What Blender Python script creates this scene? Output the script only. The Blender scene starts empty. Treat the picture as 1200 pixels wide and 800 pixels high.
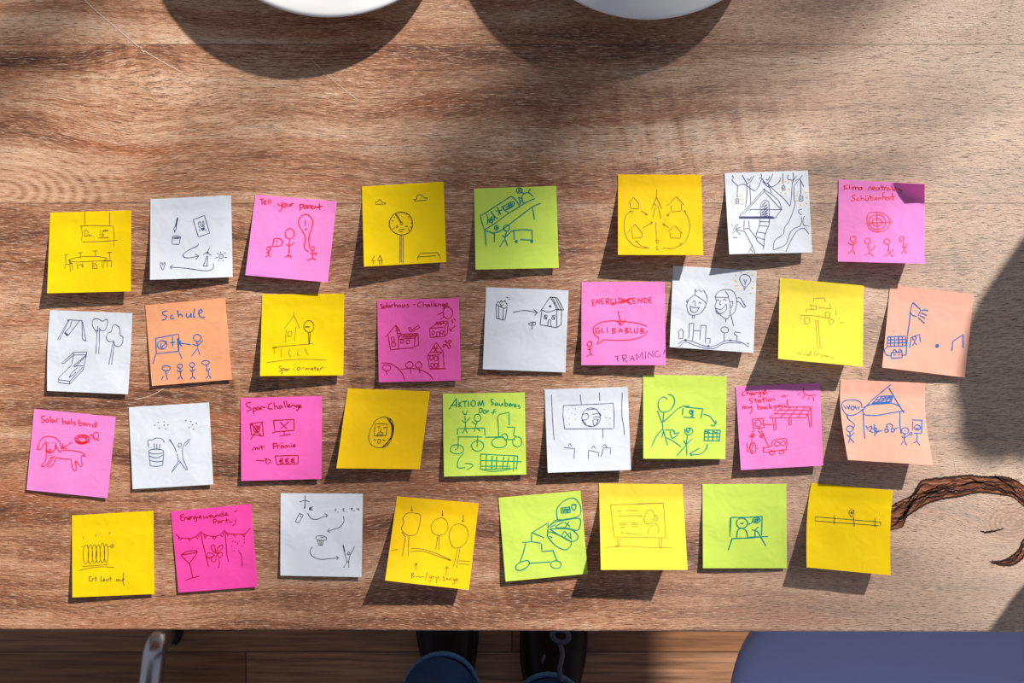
import bpy, bmesh, math, random
from mathutils import Vector, noise
C = bpy.context.scene.collection
R = math.radians
# ------------------------------------------------------------------ camera, sky, sun, exposure
TZ = 0.75                 # table top height
H = 0.90                  # camera above the table top
S = 0.0007876             # metres on the table per photo pixel (1200x800)
cam_d = bpy.data.cameras.new('camera'); cam = bpy.data.objects.new('camera', cam_d); C.objects.link(cam)
cam.location = (0, 0, TZ + H); cam_d.sensor_width = 36; cam_d.lens = 36 * H / (1200 * S)
bpy.context.scene.camera = cam
vs = bpy.context.scene.view_settings
vs.view_transform = 'Standard'; vs.look = 'None'; vs.gamma = 1; vs.use_curve_mapping = False; vs.exposure = 0.0
world = bpy.data.worlds.new('sky'); bpy.context.scene.world = world; world.use_nodes = True
bg = world.node_tree.nodes['Background']; bg.inputs[0].default_value = (0.86, 0.93, 1.06, 1); bg.inputs[1].default_value = 0.25
EL = R(27)
D = Vector((0.65 * math.cos(EL), 0.76 * math.cos(EL), math.sin(EL))).normalized()     # towards the sun
sun_d = bpy.data.lights.new('sun', 'SUN'); sun = bpy.data.objects.new('sun', sun_d); C.objects.link(sun)
sun.rotation_euler = D.to_track_quat('Z', 'Y').to_euler(); sun.location = D * 12
sun_d.energy = 7.4; sun_d.angle = R(1.4); sun_d.color = (1.0, 0.93, 0.85)

# ------------------------------------------------------------------ helpers
def W(px, py, z=0.0):
    """photo pixel -> point z above the table top"""
    k = S * (H - z) / H
    return Vector(((px - 600) * k, (400 - py) * k, TZ + z))
def tag(o, label=None, cat=None, group=None, kind=None):
    if label: o['label'] = label
    if cat: o['category'] = cat
    if group: o['group'] = group
    if kind: o['kind'] = kind
    return o
def empty(name, loc, label, cat, group=None):
    o = bpy.data.objects.new(name, None); C.objects.link(o); o.location = loc
    o.empty_display_size = 0.05
    return tag(o, label, cat, group)
def link(name, me, m, parent=None, smooth=True):
    o = bpy.data.objects.new(name, me); C.objects.link(o)
    if m: me.materials.append(m)
    if smooth:
        for p in me.polygons: p.use_smooth = True
    if parent: o.parent = parent
    return o
def mesh(name, vs_, fs, m, parent=None, smooth=True, off=None):
    if off is not None: vs_ = [Vector(v) - off for v in vs_]
    me = bpy.data.meshes.new(name); me.from_pydata([tuple(v) for v in vs_], [], fs); me.update()
    return link(name, me, m, parent, smooth)
def bmobj(name, bm, m, parent=None, smooth=False, bevel=0.0):
    if bevel > 0:
        bmesh.ops.bevel(bm, geom=list(bm.edges), offset=bevel, segments=3, affect='EDGES', profile=0.5)
    bmesh.ops.recalc_face_normals(bm, faces=bm.faces)
    me = bpy.data.meshes.new(name); bm.to_mesh(me); bm.free()
    return link(name, me, m, parent, smooth)
def add_box(bm, x0, x1, y0, y1, z0, z1):
    v = [bm.verts.new(p) for p in ((x0,y0,z0),(x1,y0,z0),(x1,y1,z0),(x0,y1,z0),(x0,y0,z1),(x1,y0,z1),(x1,y1,z1),(x0,y1,z1))]
    for f in ((3,2,1,0),(4,5,6,7),(0,1,5,4),(1,2,6,5),(2,3,7,6),(3,0,4,7)): bm.faces.new([v[i] for i in f])
def catmull(pts, n=6):
    P = [Vector(p) for p in pts]
    if len(P) < 3: return P
    out = []
    for i in range(len(P) - 1):
        p0 = P[max(i-1, 0)]; p1 = P[i]; p2 = P[i+1]; p3 = P[min(i+2, len(P)-1)]
        for k in range(n):
            t = k / n
            out.append(0.5 * ((2*p1) + (p2-p0)*t + (2*p0-5*p1+4*p2-p3)*t*t + (3*p1-p0-3*p2+p3)*t**3))
    out.append(P[-1]); return out
def add_tube(bm, pts, radii, seg=14, cap=True, round_caps=False):
    pts = [Vector(p) for p in pts]
    if not hasattr(radii, '__len__'): radii = [radii] * len(pts)
    rings = []; up = Vector((0.13, 0.21, 0.97)); prev = None
    for i, p in enumerate(pts):
        d = (pts[min(i+1, len(pts)-1)] - pts[max(i-1, 0)]).normalized()
        a = (up if prev is None else prev); a = (a - d * a.dot(d))
        if a.length < 1e-4: a = Vector((1, 0, 0)) - d * d.x
        a.normalize(); prev = a; b = d.cross(a)
        rings.append([bm.verts.new(p + (a*math.cos(2*math.pi*k/seg) + b*math.sin(2*math.pi*k/seg)) * radii[i]) for k in range(seg)])
    for r0, r1 in zip(rings, rings[1:]):
        for k in range(seg): bm.faces.new((r0[k], r0[(k+1) % seg], r1[(k+1) % seg], r1[k]))
    if cap:
        bm.faces.new(list(reversed(rings[0]))); bm.faces.new(rings[-1])
def tube(name, pts, radii, m, parent=None, seg=14):
    bm = bmesh.new(); add_tube(bm, pts, radii, seg); return bmobj(name, bm, m, parent, True)
def lathe(name, prof, m, parent=None, seg=64):
    bm = bmesh.new(); rings = []
    for r, z in prof:
        rings.append([bm.verts.new((0, 0, z))] if r < 1e-6 else
                     [bm.verts.new((r*math.cos(2*math.pi*k/seg), r*math.sin(2*math.pi*k/seg), z)) for k in range(seg)])
    for a, b in zip(rings, rings[1:]):
        for k in range(seg):
            k2 = (k+1) % seg
            if len(a) == 1 and len(b) > 1: bm.faces.new((a[0], b[k], b[k2]))
            elif len(b) == 1 and len(a) > 1: bm.faces.new((a[k], b[0], a[k2]))
            elif len(a) > 1: bm.faces.new((a[k], a[k2], b[k2], b[k]))
    return bmobj(name, bm, m, parent, True)

# ------------------------------------------------------------------ materials
class G:
    def __init__(s, name):
        s.m = bpy.data.materials.new(name); s.m.use_nodes = True; s.t = s.m.node_tree
        s.b = s.t.nodes['Principled BSDF']; s.out = s.t.nodes['Material Output']
    def n(s, typ, **kw):
        nd = s.t.nodes.new(typ)
        for k, v in kw.items(): setattr(nd, k, v)
        return nd
    def put(s, sock, v):
        if hasattr(v, 'is_output') or isinstance(v, bpy.types.NodeSocket): s.t.links.new(v, sock)
        else: sock.default_value = v
    def math(s, op, a, b=0.0, c=0.0, clamp=False):
        nd = s.n('ShaderNodeMath', operation=op); nd.use_clamp = clamp
        s.put(nd.inputs[0], a); s.put(nd.inputs[1], b); s.put(nd.inputs[2], c); return nd.outputs[0]
    def xyz(s, a, b, c=0.0):
        nd = s.n('ShaderNodeCombineXYZ'); s.put(nd.inputs[0], a); s.put(nd.inputs[1], b); s.put(nd.inputs[2], c); return nd.outputs[0]
    def noise(s, vec, scale=1.0, detail=2.0, rough=0.5, dist=0.0):
        nd = s.n('ShaderNodeTexNoise'); s.put(nd.inputs['Vector'], vec); nd.inputs['Scale'].default_value = scale
        nd.inputs['Detail'].default_value = detail; nd.inputs['Roughness'].default_value = rough; nd.inputs['Distortion'].default_value = dist
        return nd.outputs[0]
    def ramp(s, f, stops):
        nd = s.n('ShaderNodeValToRGB'); s.put(nd.inputs[0], f); e = nd.color_ramp.elements
        while len(e) < len(stops): e.new(0.5)
        for el, (p, c) in zip(e, stops):
            el.position = p; el.color = (c, c, c, 1) if not hasattr(c, '__len__') else (*c, 1)
        return nd.outputs[0]
    def mix(s, f, a, b, mode='MIX'):
        nd = s.n('ShaderNodeMix', data_type='RGBA', blend_type=mode); s.put(nd.inputs[0], f)
        s.put(nd.inputs[6], a if not isinstance(a, tuple) else (*a, 1)); s.put(nd.inputs[7], b if not isinstance(b, tuple) else (*b, 1))
        return nd.outputs[2]
    def obj(s):
        tc = s.n('ShaderNodeTexCoord'); sp = s.n('ShaderNodeSeparateXYZ'); s.t.links.new(tc.outputs['Object'], sp.inputs[0])
        return tc.outputs['Object'], sp.outputs[0], sp.outputs[1], sp.outputs[2]
    def bump(s, h, strength, dist=0.001):
        nd = s.n('ShaderNodeBump'); nd.inputs['Strength'].default_value = strength; nd.inputs['Distance'].default_value = dist
        s.put(nd.inputs['Height'], h); s.t.links.new(nd.outputs[0], s.b.inputs['Normal'])
    def set(s, color=None, rough=0.5, spec=0.5, metal=0.0):
        if color is not None: s.put(s.b.inputs['Base Color'], (*color, 1) if isinstance(color, tuple) else color)
        s.put(s.b.inputs['Roughness'], rough); s.b.inputs['Specular IOR Level'].default_value = spec; s.b.inputs['Metallic'].default_value = metal
        return s.m
def simple(name, col, rough=0.5, spec=0.5, metal=0.0, nscale=40.0, amt=0.12):
    g = G(name); co, x, y, z = g.obj(); f = g.noise(co, nscale, 3)
    c = g.mix(f, tuple(v*(1-amt) for v in col), tuple(min(1, v*(1+amt)) for v in col))
    return g.set(c, rough, spec, metal)

def wood_table():
    g = G('mango_wood'); co, x, y, z = g.obj()
    ys = [(400 - p) * S for p in (52, 238, 517)]
    pid = g.math('ADD', g.math('ADD', g.math('GREATER_THAN', y, ys[0]), g.math('GREATER_THAN', y, ys[1])), g.math('GREATER_THAN', y, ys[2]))
    # growth rings bent round the big knot
    kx, ky = (1185-600)*S, (400-612)*S
    dx = g.math('SUBTRACT', x, kx); dy = g.math('SUBTRACT', y, ky)
    r2 = g.math('ADD', g.math('MULTIPLY', dx, dx), g.math('MULTIPLY', g.math('MULTIPLY', dy, dy), 2.2))
    kf = g.math('DIVIDE', 0.0016, g.math('ADD', r2, 0.0016))          # 1 at the knot, falls away
    warp = g.math('SUBTRACT', g.noise(g.xyz(g.math('MULTIPLY', x, 3.2), g.math('MULTIPLY', y, 6.5), g.math('MULTIPLY', pid, 4.7)), 1, 2, 0.5), 0.5)
    yw = g.math('ADD', y, g.math('MULTIPLY', warp, 0.06))
    yw = g.math('ADD', yw, g.math('MULTIPLY', kf, 0.028))
    pz = g.math('MULTIPLY', pid, 3.3)
    fig = g.noise(g.xyz(g.math('MULTIPLY', x, 2.6), g.math('MULTIPLY', yw, 26), pz), 1, 5, 0.62)
    stk = g.noise(g.xyz(g.math('MULTIPLY', x, 22), g.math('MULTIPLY', yw, 430), pz), 1, 4, 0.6)
    por = g.noise(g.xyz(g.math('MULTIPLY', x, 125), g.math('MULTIPLY', yw, 1500), pz), 1, 2, 0.6)
    spk = g.noise(g.xyz(g.math('MULTIPLY', x, 420), g.math('MULTIPLY', yw, 1300), pz), 1, 2, 0.6)
    tone = g.noise(g.xyz(g.math('MULTIPLY', x, 2.4), g.math('MULTIPLY', yw, 30), g.math('ADD', pz, 11.0)), 1, 4, 0.55)
    rip = g.noise(g.xyz(g.math('ADD', g.math('MULTIPLY', x, 105), g.math('MULTIPLY', y, 18)), g.math('MULTIPLY', y, 14), pz), 1, 2, 0.5)
    ex = g.math('DIVIDE', g.math('SUBTRACT', x, (830-600)*S), 0.135); ey = g.math('DIVIDE', g.math('SUBTRACT', y, (400-160)*S), 0.042)
    e2 = g.math('ADD', g.math('MULTIPLY', ex, ex), g.math('MULTIPLY', ey, ey))
    rmask = g.math('ADD', g.ramp(g.noise(g.xyz(g.math('MULTIPLY', x, 5), g.math('MULTIPLY', y, 8), 7.7), 1, 2), [(0.50, 0.0), (0.66, 0.7)]), g.math('DIVIDE', 1.0, g.math('ADD', 1.0, g.math('MULTIPLY', e2, e2))))
    f = g.math('ADD', g.math('MULTIPLY', fig, 0.68), g.math('MULTIPLY', stk, 0.32))
    f = g.math('ADD', f, g.math('MULTIPLY', g.math('MULTIPLY', g.math('SUBTRACT', rip, 0.5), 0.42), rmask))
    f = g.math('ADD', f, g.math('MULTIPLY', g.math('SUBTRACT', tone, 0.5), 0.42))
    f = g.math('ADD', f, g.math('MULTIPLY', g.math('SUBTRACT', pid, 1.4), 0.022))
    col = g.ramp(f, [(0.31, (0.09, 0.030, 0.016)), (0.42, (0.29, 0.115, 0.056)), (0.50, (0.48, 0.228, 0.122)), (0.59, (0.64, 0.375, 0.235)), (0.70, (0.76, 0.53, 0.38))])
    red = g.ramp(g.noise(g.xyz(g.math('MULTIPLY', x, 5), g.math('MULTIPLY', yw, 30), 21.0), 1, 4, 0.6), [(0.54, 0.0), (0.66, 0.8)])
    col = g.mix(red, col, (0.43, 0.145, 0.06))
    glare_x = g.math('MULTIPLY', g.math('ADD', x, -0.08), 2.8, clamp=True)
    col = g.mix(g.math('MULTIPLY', glare_x, 0.6), col, (0.68, 0.57, 0.48))       # pale grey glare over the right half, mixed into the wood colour
    shade_x = g.math('DIVIDE', g.math('ADD', g.math('SUBTRACT', x, (560-600)*S), g.math('ADD', g.math('MULTIPLY', y, -0.35), g.math('MULTIPLY', g.math('SUBTRACT', tone, 0.5), 0.45))), 0.19)
    shade_mask = g.math('DIVIDE', 0.5, g.math('ADD', 1.0, g.math('POWER', g.math('ABSOLUTE', shade_x), 3.0)))       # dark red-brown band deepening the bough shade, put into the wood colour
    col = g.mix(shade_mask, col, g.mix(1.0, col, (0.36, 0.28, 0.25), 'MULTIPLY'))
    pm = g.ramp(por, [(0.54, 0.0), (0.64, 0.85)])
    col = g.mix(pm, col, g.mix(0.72, col, (0.035, 0.016, 0.010)))
    sm = g.ramp(spk, [(0.54, 0.0), (0.68, 0.65)])
    col = g.mix(sm, col, g.mix(0.6, col, (0.05, 0.025, 0.016)))
    lm = g.ramp(por, [(0.33, 0.5), (0.44, 0.0)])
    col = g.mix(lm, col, (0.84, 0.64, 0.49))
    # knot eye rings
    rr = g.math('SQRT', r2)
    ring = g.math('SINE', g.math('ADD', g.math('MULTIPLY', rr, 1300), g.math('MULTIPLY', warp, 9)))
    rm = g.math('MULTIPLY', g.ramp(rr, [(0.018, 1.0), (0.034, 0.0)]), g.math('MULTIPLY', g.math('ADD', ring, 1), 0.28))
    col = g.mix(rm, col, (0.34, 0.19, 0.11))
    # cathedral figure at the left end of the pale board
    cx_ = g.math('SUBTRACT', x, (2-600)*S); cy_ = g.math('SUBTRACT', g.math('ADD', y, g.math('MULTIPLY', warp, 0.02)), (400-226)*S)
    cr = g.math('SQRT', g.math('ADD', g.math('MULTIPLY', g.math('MULTIPLY', cx_, cx_), 0.22), g.math('MULTIPLY', cy_, cy_)))
    cs = g.math('SINE', g.math('ADD', g.math('MULTIPLY', cr, 1150), g.math('MULTIPLY', warp, 14)))
    cm = g.math('MULTIPLY', g.math('MULTIPLY', g.ramp(cr, [(0.03, 1.0), (0.06, 0.0)]), g.math('GREATER_THAN', y, ys[1])), g.math('MULTIPLY', g.math('ADD', cs, 1), 0.3))
    col = g.mix(cm, col, (0.72, 0.47, 0.31))
    # glue joints between the boards
    seam = 0.0
    for yy in ys[:2]:
        d = g.math('ABSOLUTE', g.math('SUBTRACT', y, yy)); seam = g.math('MAXIMUM', seam, g.math('LESS_THAN', d, 0.0005))
    col = g.mix(g.math('MULTIPLY', seam, 0.55), col, (0.06, 0.03, 0.02))
    g.bump(g.math('SUBTRACT', g.math('MULTIPLY', stk, 0.6), g.math('ADD', pm, sm)), 0.35, 0.0006)
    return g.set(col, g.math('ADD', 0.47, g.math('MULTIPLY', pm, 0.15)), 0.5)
def wood_floor():
    g = G('floor_boards'); co, x, y, z = g.obj()
    br = g.n('ShaderNodeTexBrick'); g.t.links.new(co, br.inputs['Vector'])
    br.inputs['Scale'].default_value = 1.0; br.inputs['Brick Width'].default_value = 0.9; br.inputs['Row Height'].default_value = 0.075
    br.inputs['Mortar Size'].default_value = 0.0012; br.inputs['Color1'].default_value = (0.33, 0.155, 0.075, 1); br.inputs['Color2'].default_value = (0.50, 0.27, 0.155, 1); br.inputs['Mortar'].default_value = (0.11, 0.05, 0.025, 1)
    s = g.noise(g.xyz(g.math('MULTIPLY', x, 6), g.math('MULTIPLY', y, 120)), 1, 5, 0.6)
    col = g.mix(g.ramp(s, [(0.35, 0.75), (0.62, 0.0)]), br.outputs[0], (0.10, 0.045, 0.022))
    return g.set(col, 0.45, 0.4)
def paper(name, col, trans=0.24):
    g = G(name); co, x, y, z = g.obj()
    a = g.noise(co, 22, 3, 0.55); b = g.noise(co, 600, 2, 0.5)
    c = g.mix(g.math('MULTIPLY', a, 0.16), col, tuple(v*0.72 for v in col)); c = g.mix(g.math('MULTIPLY', b, 0.10), c, tuple(v*0.8 for v in col))
    g.bump(g.math('ADD', g.math('MULTIPLY', g.noise(co, 38, 2, 0.5, 0.8), 1.0), g.math('MULTIPLY', b, 0.03)), 0.34, 0.003)
    g.set(c, 0.65, 0.15)
    tr = g.n('ShaderNodeBsdfTranslucent'); g.t.links.new(c, tr.inputs[0]); mx = g.n('ShaderNodeMixShader'); mx.inputs[0].default_value = trans
    g.t.links.new(g.b.outputs[0], mx.inputs[1]); g.t.links.new(tr.outputs[0], mx.inputs[2]); g.t.links.new(mx.outputs[0], g.out.inputs[0])
    return g.m
def denim():
    g = G('blue_denim'); co, x, y, z = g.obj()
    a = g.noise(co, 14, 3); b = g.noise(co, 700, 2); w = g.n('ShaderNodeTexWave'); g.t.links.new(co, w.inputs[0]); w.inputs['Scale'].default_value = 260; w.inputs['Distortion'].default_value = 1.5
    c = g.mix(a, (0.010, 0.045, 0.17), (0.03, 0.10, 0.31)); c = g.mix(g.math('MULTIPLY', b, 0.4), c, (0.01, 0.03, 0.10)); c = g.mix(g.math('MULTIPLY', w.outputs[1], 0.12), c, (0.2, 0.33, 0.55))
    g.bump(a, 0.8, 0.02); return g.set(c, 0.85, 0.1)
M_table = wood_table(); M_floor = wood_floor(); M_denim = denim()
M_hem = simple('denim_hem', (0.09, 0.24, 0.50), 0.85, 0.1, 0, 300, 0.4)
M_plaster = simple('white_plaster', (0.80, 0.78, 0.75), 0.9, 0.2, 0, 8, 0.04)
M_frame = simple('window_paint', (0.85, 0.85, 0.84), 0.4, 0.5, 0, 12, 0.03)
M_ground = simple('terrace_stone', (0.33, 0.32, 0.30), 0.9, 0.2, 0, 6, 0.2)
M_bark = simple('tree_bark', (0.13, 0.10, 0.08), 0.9, 0.1, 0, 25, 0.4)
M_china = simple('white_china', (0.80, 0.81, 0.83), 0.16, 0.5, 0, 6, 0.015)
M_clay = simple('grey_stoneware', (0.35, 0.36, 0.37), 0.5, 0.4, 0, 30, 0.1)
M_chrome = simple('chrome', (0.62, 0.62, 0.68), 0.28, 0.5, 1.0, 10, 0.03)
M_black = simple('black_rubber', (0.012, 0.012, 0.014), 0.55, 0.4, 0, 60, 0.2)
M_leather = simple('black_leather', (0.008, 0.008, 0.011), 0.4, 0.25, 0, 120, 0.3)
M_lace = simple('grey_lace', (0.10, 0.12, 0.19), 0.5, 0.4, 0, 300, 0.3)
M_shell = simple('blue_grey_plastic', (0.36, 0.42, 0.72), 0.5, 0.35, 0, 20, 0.03)
M_steel = simple('dark_steel', (0.05, 0.05, 0.055), 0.5, 0.5, 0.6, 30, 0.1)
M_skin = simple('skin', (0.62, 0.38, 0.28), 0.55, 0.3, 0, 60, 0.06)
M_hair = simple('brown_hair', (0.07, 0.04, 0.025), 0.6, 0.3, 0, 200, 0.4)
M_knit = simple('grey_knit', (0.16, 0.17, 0.19), 0.9, 0.1, 0, 250, 0.25)
def barkfill():
    g = G('red_brown_bark'); co, x, y, z = g.obj()
    a = g.noise(g.xyz(g.math('MULTIPLY', x, 70), g.math('MULTIPLY', y, 380)), 1, 4, 0.65, 0.6)
    return g.set(g.ramp(a, [(0.34, (0.07, 0.02, 0.01)), (0.50, (0.20, 0.065, 0.03)), (0.62, (0.38, 0.16, 0.08)), (0.72, (0.50, 0.33, 0.22))]), 0.55, 0.3)
M_barkfill = barkfill()
M_barkline = simple('dark_bark_line', (0.030, 0.011, 0.007), 0.6, 0.3, 0, 160, 0.4)
M_scr = simple('pale_scratch', (0.72, 0.58, 0.48), 0.6, 0.2, 0, 200, 0.1)
PAPER = {'yellow': paper('yellow_paper', (0.98, 0.73, 0.004)), 'lemon': paper('lemon_paper', (0.97, 0.82, 0.07)), 'gold': paper('gold_paper', (0.97, 0.65, 0.008)),
         'pink': paper('pink_paper', (0.98, 0.31, 0.78)), 'magenta': paper('magenta_paper', (0.96, 0.085, 0.48)), 'hotpink': paper('hot_pink_paper', (0.98, 0.16, 0.60)), 'green': paper('lime_paper', (0.74, 0.95, 0.15)),
         'white': paper('white_paper', (0.77, 0.83, 0.93), 0.15), 'orange': paper('apricot_paper', (0.98, 0.47, 0.25)), 'peach': paper('peach_paper', (0.98, 0.55, 0.43))}
INK = {'black': simple('black_ink', (0.025, 0.023, 0.03), 0.6, 0.2), 'navy': simple('navy_ink', (0.04, 0.05, 0.16), 0.6, 0.2), 'slate': simple('slate_ink', (0.09, 0.13, 0.27), 0.6, 0.2),
       'brown': simple('thin_dark_ink', (0.13, 0.075, 0.02), 0.6, 0.2), 'faint': simple('faint_ink', (0.36, 0.22, 0.02), 0.6, 0.2),
       'red': simple('red_ink', (0.78, 0.012, 0.018), 0.6, 0.2), 'darkred': simple('dark_red_ink', (0.42, 0.004, 0.02), 0.6, 0.2), 'orange': simple('orange_red_ink', (0.82, 0.045, 0.035), 0.6, 0.2),
       'teal': simple('teal_ink', (0.0, 0.25, 0.22), 0.6, 0.2), 'green': simple('green_ink', (0.0, 0.32, 0.13), 0.6, 0.2), 'blue': simple('blue_ink', (0.012, 0.13, 0.45), 0.6, 0.2),
       'plum': simple('plum_ink', (0.24, 0.03, 0.16), 0.6, 0.2), 'amber': simple('amber_ink', (0.95, 0.56, 0.06), 0.6, 0.2)}

# ------------------------------------------------------------------ the room
bm = bmesh.new(); add_box(bm, -3.5, 6, -4, 2.45, -0.05, 0); tag(bmobj('floor', bm, M_floor), kind='structure')
bm = bmesh.new()
for b in ((-3.5, 0.4, 0, 3.3), (3.7, 6, 0, 3.3), (0.4, 3.7, 0, 0.8), (0.4, 3.7, 3.1, 3.3)): add_box(bm, b[0], b[1], 2.3, 2.45, b[2], b[3])
tag(bmobj('wall_back', bm, M_plaster), kind='structure')
bm = bmesh.new()
for b in ((0.4, 0.46, 0.8, 3.1), (3.64, 3.7, 0.8, 3.1), (0.46, 3.64, 0.8, 0.86), (0.46, 3.64, 3.04, 3.1)): add_box(bm, b[0], b[1], 2.33, 2.42, b[2], b[3])
tag(bmobj('window_1', bm, M_frame), kind='structure')
bm = bmesh.new(); add_box(bm, -3.5, 9, 2.45, 9, -0.2, -0.05); tag(bmobj('ground', bm, M_ground), kind='structure')

# tree added out of view, its boughs shaped to throw the soft bands of shade over the table
def shade_path(pts, t): return [W(p[0], p[1]) + D * t for p in pts]
BOUGHS = [   # photo pixels the bough's shadow runs over, distance along the sunbeam, thickness (m)
    ([(1000, -420), (800, -120), (690, 50), (610, 150), (565, 260), (530, 400), (450, 540), (385, 640), (340, 760), (280, 900)], 4.9, 0.066, 0.016),
    ([(900, -420), (720, -120), (590, 80), (480, 180), (460, 260), (520, 380), (600, 520)], 4.3, 0.026, 0.010),
    ([(760, -420), (470, -120), (330, 60), (275, 150), (235, 215), (160, 330)], 4.1, 0.022, 0.012),
    ([(1200, -420), (1060, -60), (900, 40), (760, 100), (640, 170)], 4.4, 0.042, 0.03),
    ([(500, -420), (140, -60), (20, 50), (-80, 140)], 4.3, 0.035, 0.035),
    ([(1500, -220), (1180, 40), (1050, 150), (960, 260), (900, 360)], 4.2, 0.014, 0.012),
    ([(1640, 700), (1500, 1080), (1160, 870), (1010, 750), (945, 670), (935, 590)], 4.5, 0.026, 0.018),
]
tr = empty('tree', (3.4, 4.2, -0.05), 'bare tree outside the window added unseen, boughs shaped to shade the table', 'tree')
toff = Vector(tr.location); fork = Vector((3.35, 4.1, 2.75))
tube('trunk', catmull([Vector((0, 0, 0)), Vector((-0.05, 0.02, 1.0)), Vector((0.04, -0.05, 2.0)), fork - toff], 5), [0.16]*6 + [0.12]*6 + [0.09]*4, M_bark, tr)
for pts, t, w, w2 in BOUGHS:
    path = shade_path(pts, t); path = [fork - Vector((0, 0, 0.05))] + path; cp = [p - toff for p in catmull(path, 6)]
    n = len(cp); tube('bough', cp, [w2 + (w - w2) * (1 - i / n) ** 1.7 for i in range(n)], M_bark, tr, 10)

# ------------------------------------------------------------------ the table
table = empty('table', (0, 0, 0), 'wooden table with reddish brown grain carrying all the sticky notes', 'table')
bm = bmesh.new()
xa, xb = -0.95, 1.17; ya = lambda x: (400 - (738.2 + 3.0 * (x / S + 600) / 1200)) * S
v = [bm.verts.new(p) for p in ((xa, ya(xa), TZ-0.034), (xb, ya(xb), TZ-0.034), (xb, 0.74, TZ-0.034), (xa, 0.74, TZ-0.034), (xa, ya(xa), TZ), (xb, ya(xb), TZ), (xb, 0.74, TZ), (xa, 0.74, TZ))]
for f in ((3,2,1,0),(4,5,6,7),(0,1,5,4),(1,2,6,5),(2,3,7,6),(3,0,4,7)): bm.faces.new([v[i] for i in f])
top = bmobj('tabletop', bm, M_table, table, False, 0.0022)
for sx in (-0.85, 1.07):
    for sy in (-0.17, 0.64):
        bm = bmesh.new(); add_box(bm, sx-0.03, sx+0.03, sy-0.03, sy+0.03, 0, TZ-0.034); bmobj('leg', bm, M_steel, table, False, 0.004)
def ribbon_mesh(lines, z, wfun, jitter=0.0, rng=None):
    """flat strips on the table, lines of photo pixels"""
    vs_, fs = [], []
    for ln, w in lines:
        P = catmull([Vector((a, b, 0)) for a, b in ln], 5); b0 = len(vs_)
        if jitter: P = [p + Vector((rng.uniform(-1, 1), rng.uniform(-1, 1), 0)) * jitter for p in P]
        for i, p in enumerate(P):
            d = (P[min(i+1, len(P)-1)] - P[max(i-1, 0)]); d = Vector((-d.y, d.x, 0)); d.normalize()
            ww = w * 0.5 * wfun(i / max(1, len(P)-1))
            vs_ += [W(p.x + d.x*ww, p.y + d.y*ww, z), W(p.x - d.x*ww, p.y - d.y*ww, z)]
            if i: k = b0 + 2*i; fs.append((k-2, k, k+1, k-1))
    return vs_, fs
Z3 = lambda L: [(1030 + a / 3.812, 530 + b / 3.812) for a, b in L]
up1 = Z3([(20,262),(55,240),(100,215),(150,190),(190,130),(250,118),(330,110),(400,103),(470,110),(540,108),(600,120),(648,150),(700,190)])
lo1 = Z3([(20,360),(55,345),(105,330),(122,290),(160,260),(220,225),(290,205),(360,195),(430,180),(500,180),(560,190),(610,205),(700,290)])
up2 = Z3([(710,320),(650,385),(628,430),(595,462),(550,483),(495,486)]); lo2 = Z3([(720,430),(662,440),(640,472),(600,500),(550,503),(495,490)])
rng = random.Random(5); vs_, fs, lines = [], [], []
for U, L in ((up1, lo1), (up2, lo2)):
    A = catmull([Vector((*p, 0)) for p in U], 5); B = catmull([Vector((*p, 0)) for p in L], 5); b0 = len(vs_)
    for i, (a, b) in enumerate(zip(A, B)):
        j = Vector((rng.uniform(-.7, .7), rng.uniform(-.7, .7), 0)); vs_ += [W(a.x+j.x, a.y+j.y, 0.00012), W(b.x-j.x, b.y-j.y, 0.00012)]
        if i: k = b0 + 2*i; fs.append((k-2, k-1, k+1, k))
    n = len(A)
    lines.append(([(p.x, p.y) for p in A[::2]], 2.0)); lines.append(([(p.x, p.y) for p in B[::2]], 1.8))
    for q in range(34 if U is up1 else 3):
        i0 = rng.randrange(0, n - 12); i1 = min(n - 1, i0 + rng.randrange(9, 26)); f0, f1 = rng.random(), rng.random(); ln = []
        for i in range(i0, i1, 2):
            t = (i - i0) / (i1 - i0); f = f0 + (f1 - f0) * t + rng.uniform(-.09, .09); p = A[i].lerp(B[i], min(1, max(0, f))); ln.append((p.x, p.y))
        lines.append((ln, rng.uniform(0.6, 1.9)))
lines.append((Z3([(455,350),(480,356),(510,352),(560,340)]), 2.0))
bi = tag(mesh('bark_inclusion', vs_, fs, M_barkfill, top, False), 'red brown bark line curving through the table top')
vs_, fs = ribbon_mesh(lines, 0.00022, lambda t: 0.35 + math.sin(math.pi * min(1, max(0, t))) * 0.9, 0.5, rng)
mesh('bark_crack', vs_, fs, M_barkline, top, False)
for sc in (([(95, -4), (112, 12), (140, 36), (167, 58), (190, 72), (212, 84)], 1.0), ([(164, 55), (169, 61)], 2.4), ([(365, 70), (388, 92), (420, 118)], 0.5), ([(205, 446), (180, 462), (158, 468)], 0.7), ([(1118, 540), (1122, 560)], 0.6)):
    vs_, fs = ribbon_mesh([sc], 0.0002, lambda t: 0.9); mesh('scratch', vs_, fs, M_scr, top, False)

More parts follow.
